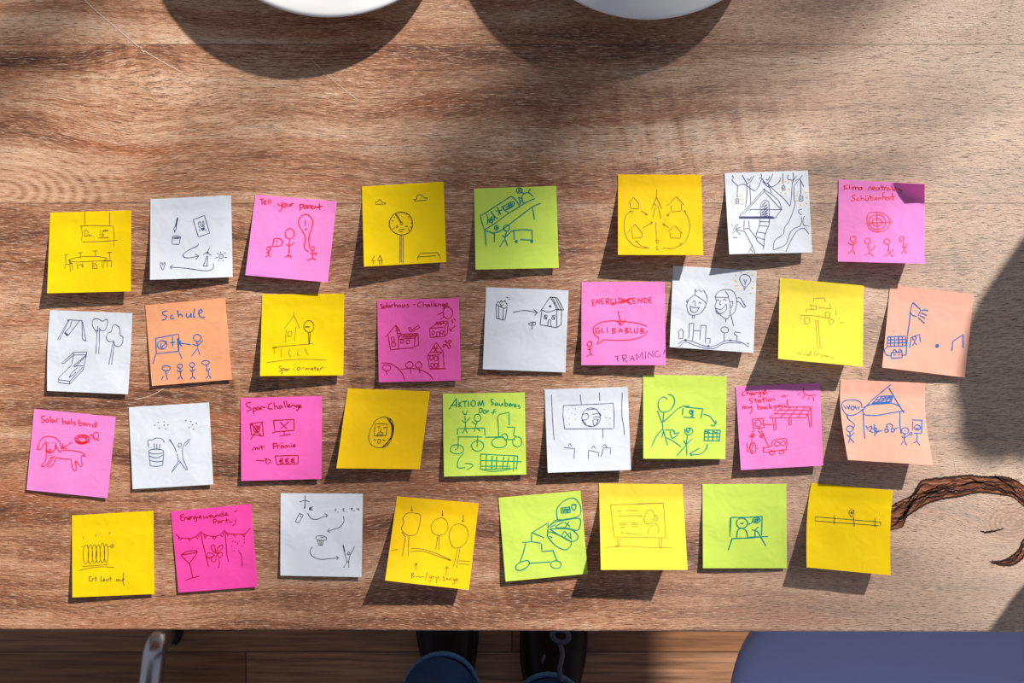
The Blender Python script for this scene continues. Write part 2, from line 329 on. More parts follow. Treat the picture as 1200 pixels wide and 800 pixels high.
# ------------------------------------------------------------------ plates
def plate(cx, cy, label):
    zr = 0.031; c = W(cx, cy, zr); R0 = 178 * S * (H - zr) / H
    root = empty('dinner_plate', (c.x, c.y, TZ), label, 'plate', 'white plates at the far side of the table')
    prof = [(0, .004), (.060, .004), (.062, 0), (.068, 0), (.071, .005), (R0*.72, .014), (R0*.9, .024), (R0-.002, zr-.0016), (R0, zr), (R0-.001, zr+.0012), (R0-.004, zr+.0012), (R0*.9, .0275), (R0*.74, .0185), (R0*.66, .0125), (R0*.58, .0095), (0, .009)]
    lathe('dish', prof, M_china, root, 128)
    bmf = bmesh.new(); pts = [Vector((math.cos(a) * .065, math.sin(a) * .065, .0017)) for a in [2*math.pi*k/48 for k in range(49)]]
    add_tube(bmf, pts, .0016, 8, False); bmobj('foot_ring', bmf, M_china, root, True)
plate(385.5, -157.5, 'white round plate at the top left edge of the photo, throwing a round shadow')
plate(759.5, -155.0, 'white round plate at the top middle edge of the photo, right of the other plate')

# vessels added out of view on the right, for the shadows they throw
vz = empty('vase', W(1516, 90), 'round grey stoneware vase added out of view to shade the right part of the table', 'vase')
lathe('vase_body', [(0, 0), (.05, 0), (.056, .004), (.078, .05), (.091, .10), (.094, .14), (.088, .17), (.07, .192), (.045, .204), (.030, .209), (.027, .214), (.030, .220), (.026, .220), (.023, .213), (.028, .204), (.065, .187), (.083, .165), (.088, .14), (.085, .1), (.07, .05), (.05, .008), (0, .008)], M_clay, vz)
jg = empty('jug', W(1378, 566), 'white china jug added out of view to throw a shadow near the front edge', 'jug')
lathe('jug_body', [(0, 0), (.036, 0), (.04, .004), (.046, .04), (.046, .09), (.038, .14), (.034, .165), (.037, .18), (.035, .18), (.032, .165), (.036, .14), (.043, .09), (.043, .04), (.036, .006), (0, .006)], M_china, jg)
tube('handle', catmull([(.036, 0, .16), (.07, 0, .155), (.078, 0, .11), (.045, 0, .06)], 8), .005, M_china, jg)
# ------------------------------------------------------------------ sticky notes
def strokes(txt):
    """curves 'x,y x,y'; L polyline; O cx,cy rx,ry; D dot x,y[,r]"""
    out = []
    for s in txt.replace('\n', ' ').split(';'):
        s = s.strip()
        if not s: continue
        k = ''
        if s[0] in 'LOD': k = s[0]; s = s[1:]
        P = [tuple(float(q) for q in p.split(',')) for p in s.split()]
        if k == 'L': out.append([Vector((p[0], p[1], 0)) for p in P])
        elif k == 'O':
            (cx, cy), (rx, ry) = P[0], P[1]; a0 = (cx * 7 + cy * 3) % 6.28; ov = 0.25
            out.append([Vector((cx + rx*math.cos(a0+a)*(1+.03*math.sin(3*a)), cy + ry*math.sin(a0+a)*(1+.03*math.cos(2*a)), 0)) for a in [(2*math.pi+ov)*i/22 for i in range(23)]])
        elif k == 'D':
            p = P[0]; r = p[2] if len(p) > 2 else 5; out.append(('dot', p[0], p[1], r))
        else: out.append(catmull([Vector((p[0], p[1], 0)) for p in P], 5))
    return out
def inv_bilinear(c, p):
    u, v = 0.5, 0.5
    for _ in range(8):
        q = (c[0]*(1-u) + c[1]*u)*(1-v) + (c[3]*(1-u) + c[2]*u)*v
        du = (c[1]-c[0])*(1-v) + (c[2]-c[3])*v; dv = (c[3]-c[0])*(1-u) + (c[2]-c[1])*u
        e = p - q; det = du.x*dv.y - du.y*dv.x
        u += (e.x*dv.y - e.y*dv.x)/det; v += (du.x*e.y - du.y*e.x)/det
    return u, v
def sticky_note(org, corners, pap, lift, label, layers, bow=(0, 0), curl_tr=0, seed=0, flat=0.16):
    c = [Vector((org[0] + x*0.15, org[1] + y*0.15)) for x, y in corners]       # TL TR BR BL in photo pixels
    lbl, lbr = [q*0.001*(1.22 if q > 3 else 1.1) for q in lift]
    def height(u, v):
        t = max(0.0, (v - flat) / (1 - flat)); L = lbl*(1-u) + lbr*u
        z = 0.0006 + L * (0.55*t + 0.45*t*t) * (1.0 if L < 0.006 else 1.0)
        z += (0.0006*noise.noise(Vector((u*3.1 + seed*5.3, v*3.1, seed*1.7))) + 0.0004) * min(1, t*3)
        if curl_tr:
            d = (u - 0.62)/0.38 - v*4.0                       # past the crease at the top right corner
            if d > 0: z += curl_tr * d * 0.012
        return z
    def img(u, v):
        p = (c[0]*(1-u) + c[1]*u)*(1-v) + (c[3]*(1-u) + c[2]*u)*v
        return p + Vector(((bow[0]*(1-u) + bow[1]*u) * math.sin(math.pi * min(1, v)**0.8), 0))
    def surf(u, v, dz=0):
        p = img(u, v); z = height(u, v); return W(p.x, p.y, z + dz)
    mid = (c[0]+c[1]+c[2]+c[3]) / 4; base = W(mid.x, mid.y); n = 24
    vs_ = [surf(i/n, j/n) - base for j in range(n+1) for i in range(n+1)]
    fs = [(j*(n+1)+i, (j+1)*(n+1)+i, (j+1)*(n+1)+i+1, j*(n+1)+i+1) for j in range(n) for i in range(n)]
    o = mesh('sticky_note', vs_, fs, PAPER[pap]); o.location = base
    sm = o.modifiers.new('thickness', 'SOLIDIFY'); sm.thickness = 0.00012; sm.offset = -1; sm.use_rim = False
    tag(o, label, 'sticky note', 'sticky notes spread over the table')
    for part, ink, w, txt in layers:
        V, F = [], []
        def pt(p):
            q = Vector((org[0] + p.x*0.15, org[1] + p.y*0.15)); u, v = inv_bilinear(c, q)
            if bow[0] or bow[1]:
                for _ in range(3):
                    e = q - img(u, v); u += e.x / 97
            return surf(u, v, 0.00016) - base
        w *= 1.12 if w > 6 else 1.06
        for st in strokes(txt):
            if st[0] == 'dot':
                b0 = len(V); V += [pt(Vector((st[1] + st[3]*math.cos(a), st[2] + st[3]*math.sin(a), 0))) for a in [-2*math.pi*k/10 for k in range(10)]]
                F.append(tuple(range(b0, b0+10))); continue
            P = []
            for a, b in zip(st, st[1:]):
                m = max(1, int((b-a).length / 14)); P += [a.lerp(b, k/m) for k in range(m)]
            P.append(st[-1]); b0 = len(V)
            for i, p in enumerate(P):
                d = P[min(i+1, len(P)-1)] - P[max(i-1, 0)]
                if d.length < 1e-6: d = Vector((1, 0, 0))
                d.normalize(); d = Vector((-d.y, d.x, 0)) * (w * 0.5 * (0.85 + 0.3*noise.noise(Vector((p.x*.03, p.y*.03, seed)))))
                V += [pt(p + d), pt(p - d)]
                if i: k = b0 + 2*i; F.append((k-2, k, k+1, k-1))
        ch = mesh(part, V, F, INK[ink], o, False)
        if ink == 'amber': ch['label'] = 'amber pen rays'
        elif part == 'handwriting': ch['label'] = {'plum': 'thin plum handwriting'}.get(ink, ink + ' handwriting')
    return o
DRAW, WRITE = 'drawing', 'handwriting'
NOTES = [
((45,240), [(92,60),(725,43),(722,675),(68,690)], 'yellow', (7,6), 'yellow sticky note with a hanging banner over a long table and chairs', [
 (DRAW,'brown',4.5,'''L362,55 365,160;L558,55 558,160;L325,165 420,160 585,165 592,240 590,320;L335,165 345,230 335,280;L345,290 480,285 620,275;
 235,430 300,410 390,402 480,405 540,420 500,435 400,440 300,445 240,435;L212,395 215,465 245,462;L205,392 230,388;L212,465 205,500;L245,440 250,520;L262,450 268,510;L310,375 345,372;L328,375 330,410;L425,360 465,358;L445,360 450,400;L535,372 575,368;L557,370 560,435;L505,435 575,437 568,485;L505,437 575,439;L540,440 538,485;L300,455 310,500;310,470 335,465 345,485;L345,450 350,490;L420,445 425,500;L432,450 435,495 460,495;440,455 455,470 460,495;L495,440 500,495;L515,440 510,490;L232,430 262,458;L240,425 256,462'''),
 (WRITE,'brown',4.5,'''365,195 362,245;362,195 385,205 385,240 362,245;395,225 398,245 410,235 415,245;D428,248,3;L470,258 550,255;485,195 483,240;500,205 515,200 500,220 512,235 498,245 500,225;O522,200 5,6;O537,200 5,6''')]),
((165,222), [(75,75),(705,45),(718,683),(72,705)], 'white', (6.5,3), 'white sticky note with a paintbrush, paint pot, wind turbine, sun and heart', [
 (DRAW,'navy',5.5,'''L285,220 268,290;L290,222 277,292;L288,220 272,290;268,290 258,305 265,320 280,305 277,292;L262,318 265,335;L266,318 266,332;L248,375 245,425 300,428 310,370;O278,372 32,11;255,376 300,374 260,380 300,379;L410,235 498,202 538,340 450,370 410,235;
 450,255 455,290 470,295;465,250 470,285;480,250 485,285;490,245 495,280;475,290 495,285 485,310 470,305 500,300 478,320 500,310;455,310 465,325;505,310 512,325;450,255 465,250;480,250 490,245;
 450,420 440,440 370,475 330,510 345,530 390,532 455,518;L425,505 455,518 430,545;L518,515 490,595;L522,520 518,598;L490,597 525,598;520,490 535,460 540,450;L515,490 488,508;L525,497 555,515;O522,492 5,5;
 O628,522 16,16;L628,498 622,488;L650,500 665,490;L655,528 675,530;L640,548 645,560;L612,545 606,560;L603,530 582,535;L608,505 597,495;172,590 160,570 152,585 172,628 188,585 185,568 172,590;565,580 570,605 540,630 480,632 360,615 230,605;L250,590 228,605 245,622''')]),
((280,222), [(128,40),(765,92),(693,725),(50,668)], 'pink', (6.5,6.5), 'pink sticky note with red writing over three stick figures and two exclamation mark speech bubbles', [
 (WRITE,'red',7.5,'''L165,75 195,72;L180,75 182,115;195,100 212,95 205,85 195,100 205,115 218,108;L228,75 232,112;L248,72 248,110;305,105 315,125 330,120;335,100 335,145 325,168 312,160;O355,122 13,15;378,108 382,130 398,128 400,110 402,130;415,130 412,110 428,108;
 475,115 480,165;478,118 500,115 500,140 482,142;530,122 512,125 515,148 530,140 532,122 536,148;545,148 545,125 560,125;560,140 578,135 572,122 560,135 575,150 590,142;590,148 595,130 605,140 625,135;L630,110 632,160;L612,138 655,128'''),
 (DRAW,'red',7.5,'''545,485 520,470 510,440 520,380 500,330 470,280 470,230 510,195 550,205 578,250 570,300 548,370 550,460;L518,240 520,285;D522,310,8;O397,345 36,40;L395,385 390,500;L368,425 392,445 432,415;L360,530 388,510 412,532;L385,505 388,530;
 345,410 320,385 275,385 268,420 250,450;345,410 320,440 262,442;L295,400 300,415;D293,432,4;O233,462 14,16;L235,478 230,510;L215,490 245,495;L208,528 230,510 245,525;O575,460 15,16;L575,478 575,535;L555,495 580,505 605,490;605,490 600,520;L535,555 575,535 602,552''')]),
((412,205), [(80,90),(718,52),(740,680),(97,715)], 'yellow', (10,3.5), 'yellow sticky note with a round dial gauge on a pole below two clouds', [
 (DRAW,'black',5,'''180,220 190,210 205,208 215,192 232,200 240,212 262,215 268,228;L185,228 265,226;495,205 490,190 505,190 515,158 545,155 562,175 590,180 590,192;L495,203 585,195;O388,378 92,92;O388,378 90,91;L343,305 385,375;L347,302 392,372;O390,378 8,10;L315,355 328,360;L330,325 338,332;L370,300 372,308;L390,290 390,300;L412,290 408,302;L432,300 426,310;L450,325 440,330;L475,375 462,375;L320,425 338,408;L440,420 455,435;L470,410 458,402;
 O355,402 7,7;415,402 440,402;430,395 438,405;365,430 390,422 418,425;370,440 400,442;L378,472 378,685;L388,472 388,680;L403,472 403,685;L180,632 155,668 185,668;L170,670 172,695;L222,625 205,668 238,665;L222,625 240,670;L218,670 220,700;L236,670 238,700;L515,665 520,640 535,612 670,605;L520,640 660,630;L672,605 692,640 695,658;L685,620 690,640''')]),
((545,210), [(70,72),(712,52),(732,692),(82,705)], 'green', (5,3), 'lime green sticky note with a teal market stall counter and a person pushing a trolley', [
 (DRAW,'teal',9,'''120,272 130,330 152,395;130,282 240,210 360,132;360,132 395,160 430,212;150,395 240,340 320,280 430,210;430,210 470,185 545,150;L200,250 240,300 262,308;165,270 180,310 170,355;170,325 200,310 185,340 205,300 215,340 190,325 230,315;200,300 225,290 228,320;L238,250 290,240;L250,215 280,275;265,280 265,240;L285,210 305,240 345,265;300,210 375,175 380,205 310,240 300,210;315,220 375,190;320,235 375,205;340,195 350,225;355,185 365,215;L418,140 435,195;L415,140 448,150;425,180 450,155;
 O425,88 23,20;O425,88 8,8;L440,100 460,110;455,185 445,140 465,110 500,105 530,135;497,105 500,90 512,75;450,180 465,185;215,420 280,400 400,310 520,220 590,188;L525,215 535,260 542,318;L155,395 165,518;160,400 190,410 215,420;L230,420 228,492;O245,378 14,18;L245,360 245,398;245,378 265,375;O325,380 24,24;L325,405 312,460;L290,435 312,455 365,402;L270,528 312,465 332,520;L365,400 382,410 384,470;L375,400 450,392 523,398 525,480;L430,470 520,475;D400,485,13;D522,485,13''')]),
((713,195), [(75,62),(725,65),(740,692),(75,690)], 'gold', (11,12), 'deep yellow sticky note with four houses linked by arrows around a tower', [
 (DRAW,'brown',4.5,'''L155,290 195,240 240,290;L170,285 172,325 235,332 238,290;L460,305 530,235 592,300;L490,305 495,355 572,345 570,290;L145,520 210,450 268,525;L183,500 190,560 262,555 265,520;L465,510 518,460 582,528;L482,515 488,558 562,560 565,515;L377,180 375,240;L368,250 385,250;L375,240 335,340;L375,240 418,330;L372,300 348,400;L385,300 412,408;L355,290 370,298;L395,280 405,305;L372,435 375,575;L370,575 395,578 382,605 370,575;390,620 375,630 378,648 395,648;
 185,345 140,380 122,450 135,540 190,610 250,632 320,636;L165,350 190,345 185,365;300,632 250,615 215,580;L210,592 217,578 230,590;425,636 500,640 560,615 610,570 635,490 630,420 595,345;L585,350 595,340 605,352;L555,600 575,605 565,618;L255,345 305,378 285,378;L305,378 298,365;L268,480 345,435 325,432;L345,435 330,450;L485,355 458,382 475,385;O465,380 7,7;L470,478 425,445 440,442;L425,445 430,460 445,462''')]),
((840,190), [(60,85),(712,65),(745,705),(98,718)], 'white', (10,5), 'white sticky note with a navy treehouse, ladder and hanging lanterns', [
 (DRAW,'navy',5,'''L370,210 180,420;L375,225 210,405;375,215 440,260 490,310 505,368;L370,225 500,365;L260,368 505,370;L505,370 460,430;L180,420 175,438 450,438 465,428;L180,428 450,430;L180,432 450,434;L180,425 440,424;345,430 342,350 360,305 385,298 408,320 410,430;355,330 385,310 350,350 395,330 350,375 400,350 350,395 400,375 350,415 400,395 365,425 400,415;338,445 335,490 310,560 315,610 365,655 360,680;412,440 408,490 380,560 370,620 368,660;L335,462 410,465;L330,495 400,500;L320,545 385,555;L315,585 375,605;D370,212,7;D505,370,6;
 200,100 220,140 235,170 235,260 225,350;258,175 262,250 265,330;235,170 265,150 290,105;240,125 255,140 270,115;215,450 212,530;250,455 255,515;L215,520 252,515;215,535 270,640 300,710;255,520 315,600;L280,645 245,710;L265,680 285,705;120,100 130,120 120,140 150,170 165,182 215,172 280,215 310,215 340,160 350,130;L163,185 160,265;L150,285 150,325 172,325 172,285 150,285;155,265 168,270;155,300 168,310;345,90 350,110 330,130;350,120 370,150 400,165 440,90;385,130 400,140 415,110;360,150 400,190 450,185 490,150 500,120;400,165 410,195 430,240;395,160 440,210 520,280 570,340;
 595,80 600,120 590,170 585,250 578,320 570,345;670,100 620,165 605,190 605,290 612,330 570,450 530,510 520,560 455,610 440,680;440,685 520,655 550,620 570,560 600,520 650,500;660,430 665,460 650,500;685,420 675,450 680,490 720,500;540,700 570,630 620,545 680,515 720,560;560,95 555,130 590,140;600,140 625,105;612,150 635,130;L655,150 658,240;L645,265 645,305 675,300 672,265 645,265;655,240 652,262;660,275 658,295;650,130 680,190;665,365 640,375 645,400 665,410;L517,85 517,165;L510,185 512,220 535,218 532,185 510,185;520,170 525,182;520,195 522,212;115,490 125,495;130,530 150,490 165,490 150,520 185,505;150,525 215,540;150,530 120,560;155,535 185,565;125,585 160,590'''),
 ('ray_marks','amber',9,'''L485,165 490,175;L535,145 545,150;L555,160 568,155;L560,205 575,208;L535,235 545,245;L500,230 505,242;L478,205 490,198;L495,140 500,148'''),
 ('ray_marks','amber',9,'''L125,260 130,270;L180,265 200,255;L190,290 210,288;L190,322 205,330;L165,350 172,358;L135,340 130,355;L118,310 130,308;L140,240 145,250'''),
 ('ray_marks','amber',9,'''L630,255 622,262;L640,230 632,225;L690,240 705,230;L695,270 710,275;L695,315 708,325;L655,325 658,338;L618,300 632,298''')]),
((973,202), [(65,55),(738,92),(735,712),(60,695)], 'pink', (9,12), 'pink sticky note with a red target, four stick figures and a curled top right corner', [
 (WRITE,'orange',7,'''L108,98 112,135;135,95 115,115 140,130;L150,95 152,132;L168,112 170,132;D168,98,4;182,132 182,112 195,115 198,130 200,115 215,115 218,132;240,115 225,118 228,132 245,128 243,112 250,132;300,138 305,112 320,115 322,138;330,128 348,122 340,112 330,125 345,138;358,115 362,135 380,130 380,112 385,135;L402,95 408,138;L392,115 420,112;425,138 425,115 440,115;460,118 445,122 450,138 465,130 468,138;L480,95 488,140;495,135 512,128 505,118 497,130 510,145;545,120 535,135 560,140 540,158;
 195,175 172,180 178,195 195,208 180,222 162,218;222,200 208,205 212,220 228,215;240,178 242,220;242,205 258,200 262,220;275,198 278,218 295,212 295,196 300,218;D278,182,4;D292,182,4;L310,175 316,215;L302,192 330,188;L320,198 340,195 325,215 345,212;350,208 365,202 358,195 350,205 365,215;375,215 378,198 392,200 395,212;425,158 412,165 415,215;L402,192 430,188;430,205 445,198 436,192 432,210 448,212;462,185 452,195 468,205 455,215;L485,160 490,210;L470,190 505,188;480,205 500,215'''),
 (DRAW,'orange',6.5,'''365,310 300,320 288,380 310,440 370,465 440,440 465,390 450,345 400,315 365,310;365,330 320,345 305,390 330,435 380,445 425,420 430,370 400,335 365,330;370,355 335,370 332,400 360,418 395,410 405,380 370,355;L362,305 372,468;L285,400 380,390 485,388;O178,518 22,22;L180,540 178,600;L138,550 178,568 212,535;L142,632 178,602 193,635;O292,535 22,24;L300,560 305,630;L280,575 305,590;315,605 335,600 345,570;L268,645 305,630 340,655;O442,540 22,22;L455,562 462,630;462,620 480,625 490,598;L440,600 462,620;L420,655 460,632 490,658;O558,520 17,20;L572,545 575,605;575,580 592,590 595,560;L560,575 575,590;L555,635 575,605 598,632''')], {'curl_tr': 1}),
((45,355), [(92,55),(733,78),(700,712),(68,685)], 'white', (2.5,2), 'white sticky note with a swing, two round trees and a bench', [
 (DRAW,'navy',5,'''L228,130 340,135;L235,132 150,285;L240,135 165,285;L228,140 232,128;L262,140 245,190 205,230;L322,138 230,255;L340,135 345,280 370,297;L345,145 372,295;L202,232 228,258 232,245 210,228;L206,235 228,250;465,185 462,215 440,205 422,170 428,130 465,122 500,140 535,125 540,165 520,210 490,212 475,195;L458,235 450,395;L478,235 472,395;L475,205 478,235;L445,210 458,235;465,180 465,225;L477,262 476,285;
 580,295 550,300 530,270 545,235 570,220 580,180 605,170 635,195 640,250 660,265 655,315 630,338 600,330 582,290;L585,295 550,480;L595,300 572,480;L270,385 380,380 375,400 280,405 270,385;L270,390 180,468 200,470 275,405;L378,400 275,490 285,498 375,410;L275,405 262,470;L375,405 350,520;L262,480 160,580 155,620 245,632 350,520;L160,598 245,610 345,500;L245,612 245,632;L290,490 350,490;240,580 260,545 305,505;240,582 290,545;D290,542,5''')], {'bow': (-1.5, 0.5)}),
((160,340), [(68,118),(692,60),(745,697),(120,747)], 'orange', (1.6,1.6), 'apricot sticky note with a blue classroom board, teacher and four pupils', [
 (WRITE,'blue',9,'''240,160 205,170 210,190 238,205 215,230 198,232;285,190 265,205 272,222 295,215;322,155 330,212;330,195 350,188 360,210;392,178 390,205 415,205 425,180 428,212;455,145 445,200 460,210;485,185 515,165 500,150 485,180 505,210 535,208'''),
 (DRAW,'blue',8,'''L150,375 330,340 332,475 155,495 150,375;L320,375 328,475;O200,425 36,34;185,395 215,395 235,405;195,410 190,440 205,450;240,400 200,440;L262,410 300,405;L282,362 284,440;L318,410 350,405;L320,390 345,425;L345,390 322,425;L345,412 425,425;L345,425 358,440;L150,500 128,575;L335,485 355,535;O475,372 30,28;L472,400 478,445;L440,420 475,435 520,390;L430,515 478,450 495,503;
 O233,608 32,20;L230,630 232,660;L210,670 195,700;L232,660 243,698;O340,592 20,16;L340,608 345,665;L315,625 345,640 362,620;L322,695 345,668 360,695;O434,582 20,18;L438,600 438,670;L415,620 438,635 460,615;L420,695 438,670 460,692;O540,565 30,16;L548,582 550,620;L540,620 555,630 575,612;L562,630 565,660;L543,688 565,662 582,688''')]),
((295,335), [(82,65),(722,60),(715,697),(65,703)], 'yellow', (8,4), 'yellow sticky note with a thin church beside a small gauge on a pole', [
 (DRAW,'brown',4,'''L332,200 330,230 258,330;L332,235 375,330;L268,340 265,440;L345,320 335,430;285,355 285,395;290,355 312,360 312,385 288,395;155,480 300,465 480,450;L165,485 195,482;L175,490 178,530;L230,490 232,550;300,490 288,520 305,555;370,490 355,530 375,545;L415,485 438,535;115,598 250,580 400,572 580,578'''),
 (DRAW,'black',5.5,'''O447,315 40,45;L415,318 455,318;L415,321 452,320;L442,365 448,455;L458,365 452,450'''),
 (WRITE,'brown',5.5,'''235,625 215,630 235,655 210,670;240,640 235,690;240,645 255,640 250,660;268,645 258,655 270,660 272,645 278,660;285,660 285,648 298,645;L325,655 332,655;O368,645 12,10;L395,640 410,638;425,655 425,642 437,645 440,655 442,645 455,645 458,655;465,650 478,645 470,638 468,652 485,655;L492,628 498,660;L485,642 510,638;510,655 522,648 515,642 512,658 528,658;535,660 535,645 560,635''')]),
((430,338), [(80,90),(718,75),(733,717),(93,732)], 'hotpink', (3,3), 'hot pink sticky note with dark red houses with roof panels, a sun and hills', [
 (WRITE,'darkred',6.5,'''125,118 108,125 120,138 128,152 108,152;O140,142 9,11;L155,110 158,150;178,128 165,135 172,148 182,132 186,148;195,148 195,128 208,125;L215,105 220,145;220,132 235,128 240,145;258,125 246,132 252,145 262,130 266,145;275,125 280,143 292,140 295,122 300,142;325,120 312,128 328,138 312,148;L360,125 380,122;425,105 400,115 400,138 428,142;L440,102 442,142;442,128 458,122 462,140;485,120 470,128 476,142 488,126 492,142;L502,98 506,140;L520,95 522,138;530,132 545,125 536,118 532,135 550,138;558,138 560,120 575,124 578,138;600,118 588,125 595,138 606,120 605,150 590,155;615,132 630,122 620,112 615,135 640,135'''),
 (DRAW,'darkred',6.5,'''O632,190 38,44;L615,150 600,140;L550,205 590,188;L575,240 600,222;L665,240 672,270;L680,230 692,250;L145,380 225,285 250,315 268,355 245,380;L165,362 185,478 248,468 245,380;L225,285 245,380;L185,478 365,460;L248,385 280,355 400,350 375,385 250,395;L375,385 370,455;L400,355 405,440 370,455;280,370 390,360;290,380 380,372;300,355 280,385;330,352 310,385;360,352 340,385;L190,380 212,378 215,408 195,412 190,380;O208,435 16,16;O275,412 14,14;O320,415 14,16;228,300 240,330;235,295 255,330;225,330 255,325;240,350 262,350;L325,305 340,300 355,335 340,338 325,305;L350,325 405,285 410,305 360,332;
 L490,315 495,380 608,372 608,300 490,312;L490,312 525,290 545,262 635,255 608,300;L635,262 630,350 608,372;L530,285 560,262;L550,285 580,260;L575,285 605,258;L535,275 620,270;O518,345 10,14;L545,375 545,338 568,340 568,372;O585,340 12,14;L645,305 650,330 670,332;L650,325 690,295 680,290;600,405 625,430 595,440 600,455 625,440 640,468 655,450 640,435 660,410 640,405 630,425 615,400;L475,525 540,420 595,490 560,515 475,525;L475,525 490,625 560,622 560,515;L595,490 605,622 560,625;O505,540 14,18;O540,545 14,18;O510,598 12,16;O542,598 12,16;L510,470 560,470;L495,495 580,495;L525,450 550,500;L550,450 520,505;L495,628 615,626;
 155,600 130,600 125,625 150,640 180,635 185,610 165,595 155,600;L150,640 158,670;320,575 300,600 330,620 360,605 355,580 335,570 320,575;L340,620 342,660;395,575 378,600 405,620 430,605 420,580 410,572 395,575;L408,618 415,660;115,580 180,585 240,620 280,670 295,715;270,632 340,622 420,635 480,665 520,710''')]),
((555,327), [(98,62),(742,88),(717,728),(72,703)], 'white', (3,1.2), 'white sticky note with a box of chips and an arrow pointing to a house', [
 (DRAW,'black',5.5,'''L175,195 180,305 245,320 262,220;L195,210 198,310;L232,230 230,315;L175,195 200,210 240,228 262,215;180,195 190,175 205,185 215,165 225,180 240,170 255,185 262,200;205,190 220,205 235,195;212,205 218,220;D245,165,4;L255,140 272,145;L278,155 288,157;D260,190,4;D262,205,4;308,260 360,248 420,245 500,262;L470,235 500,262 475,282;L518,255 600,138 655,145 705,240 650,240;L600,140 625,180 650,235 705,240;L615,140 665,238;L640,145 685,238;530,235 570,255 610,250 645,235;L535,240 520,355 650,378 650,240;L650,378 685,355 688,245;
 L555,278 575,282 572,312 552,308 555,278;L558,285 570,308;L615,285 635,280 632,315 612,312 615,285;L620,290 630,310;L580,362 585,320 600,315 605,365;L588,215 600,198 610,218 588,215;L594,212 606,212;L435,340 480,338;L432,340 435,360 455,358;L460,330 455,392;L465,335 485,335 482,358 462,358''')]),
((670,320), [(77,70),(727,68),(735,718),(75,718)], 'pink', (4,6), 'pink sticky note with red capitals and an oval speech bubble spoken by a stick figure', [
 (WRITE,'red',7,'''L182,205 160,208 165,255 188,250;L162,230 180,228;L195,245 195,205 218,240 218,200;L250,195 232,200 236,240 255,236;L235,220 250,218;L270,240 268,198;268,198 292,200 290,215 270,222;L275,222 298,240;325,200 308,210 310,235 330,232 330,218;L345,195 345,238;L310,248 400,215 480,190;L360,190 420,215 470,245;L390,198 372,200 375,235 395,232;L400,198 410,235 425,205 440,235 452,195;L380,230 470,198;L385,205 465,235;L500,195 478,198 482,235 505,232;L480,216 498,214;L520,235 520,195 548,230 550,190;L568,190 570,232;568,190 595,205 592,225 570,232;L625,188 605,190 608,230 628,226;L606,210 622,208;
 215,425 192,435 190,460 212,468 220,450 205,450;L235,425 238,462 258,460;L275,422 282,465;L318,430 320,470;318,430 340,435 322,448 345,458 320,472;L368,465 380,425 395,462;L372,452 392,450;L420,428 422,468;420,428 440,432 424,445 445,458 422,468;L458,425 462,465 478,462;490,430 492,462 512,462 515,425;L540,428 540,470;540,430 562,438 542,450 568,460 540,472'''),
 (DRAW,'red',7,'''L362,295 385,405;L350,370 385,408 422,362;590,415 520,392 420,378 300,372 215,390 170,430 180,480 215,505;250,518 350,524 470,518 560,490 592,452;L215,508 195,555 260,518;O140,552 18,20;L140,575 148,630;L120,590 145,598 162,582;L118,650 148,630 162,642'''),
 (WRITE,'plum',4.5,'''L335,650 375,645;L355,650 362,690;L348,668 368,665;L395,640 405,690;395,640 425,640 425,660 402,665 438,695;L455,685 475,640 490,682;L462,668 485,665;L510,680 505,628 530,660 550,615 558,670;L575,610 578,668;L600,662 600,615 638,655 632,605;680,605 655,615 655,650 690,648 685,632;L728,595 718,630;L730,598 722,628''')]),
((775,303), [(92,55),(745,93),(720,735),(65,690)], 'white', (4,7), 'white sticky note with two laughing faces, a light bulb and a small skyline', [
 (DRAW,'navy',5,'''L262,280 265,235 278,258 298,240 310,262 330,245 350,275;262,282 225,310 205,340 200,380 215,425 245,440 300,430 335,390 345,340 262,282;350,275 360,320 345,370;210,320 197,330 205,345;340,380 348,385;245,345 255,328 270,340;290,350 300,338 310,350;272,345 262,362 272,368;225,370 260,382 298,380;225,370 235,410 270,418 298,380;L243,445 243,465;L258,442 256,468;
 420,300 445,260 500,240 555,250 582,290 590,340 575,410 545,440;L418,300 525,302;500,255 520,280 530,320 535,345;425,305 430,340 420,375 445,420 500,468 530,455 540,400 535,350;540,335 558,335 552,375 538,380;430,330 442,318 452,330;482,330 492,315 508,325;465,325 455,355 470,358;425,385 470,395 508,352;425,385 435,425 475,425 510,395 508,352;585,310 615,305 640,340 660,375;585,330 610,340 640,375 655,375;L545,440 565,525;L502,470 505,495;640,215 615,170 620,135 655,122 690,140 698,175 665,220;L640,218 665,220;645,160 655,185 670,160;L655,185 655,205;640,230 660,232;645,240 655,245;
 L130,575 155,545 178,575;L138,575 138,625 170,620 170,575;L215,620 220,505 255,505 245,640;L255,562 300,562;L300,635 310,520 350,520 345,655;L355,622 382,622 380,660;135,665 180,635 240,645 320,675 370,688 430,675 490,645 540,638 600,645 650,665 685,690;140,685 190,650 260,675 350,700 420,698 480,665 550,655 620,660;D190,635,9;D368,682,8;D538,637,8;D680,663,6;492,575 472,570 468,545 490,532 520,540 522,570 495,580;L492,580 492,640;580,570 570,585 590,602;L575,570 620,578;L592,600 590,635'''),
 ('ray_marks','amber',9,'''L580,122 590,135;L570,168 592,175;L575,210 600,208;L590,240 605,228;L622,98 630,108;L672,110 690,102;L705,128 720,124;L712,175 718,178;L705,220 722,230;L692,262 705,270''')]),
((900,317), [(92,58),(747,117),(740,750),(80,688)], 'lemon', (16,12), 'pale yellow sticky note with a faint tree made of small boxes on a thin trunk', [
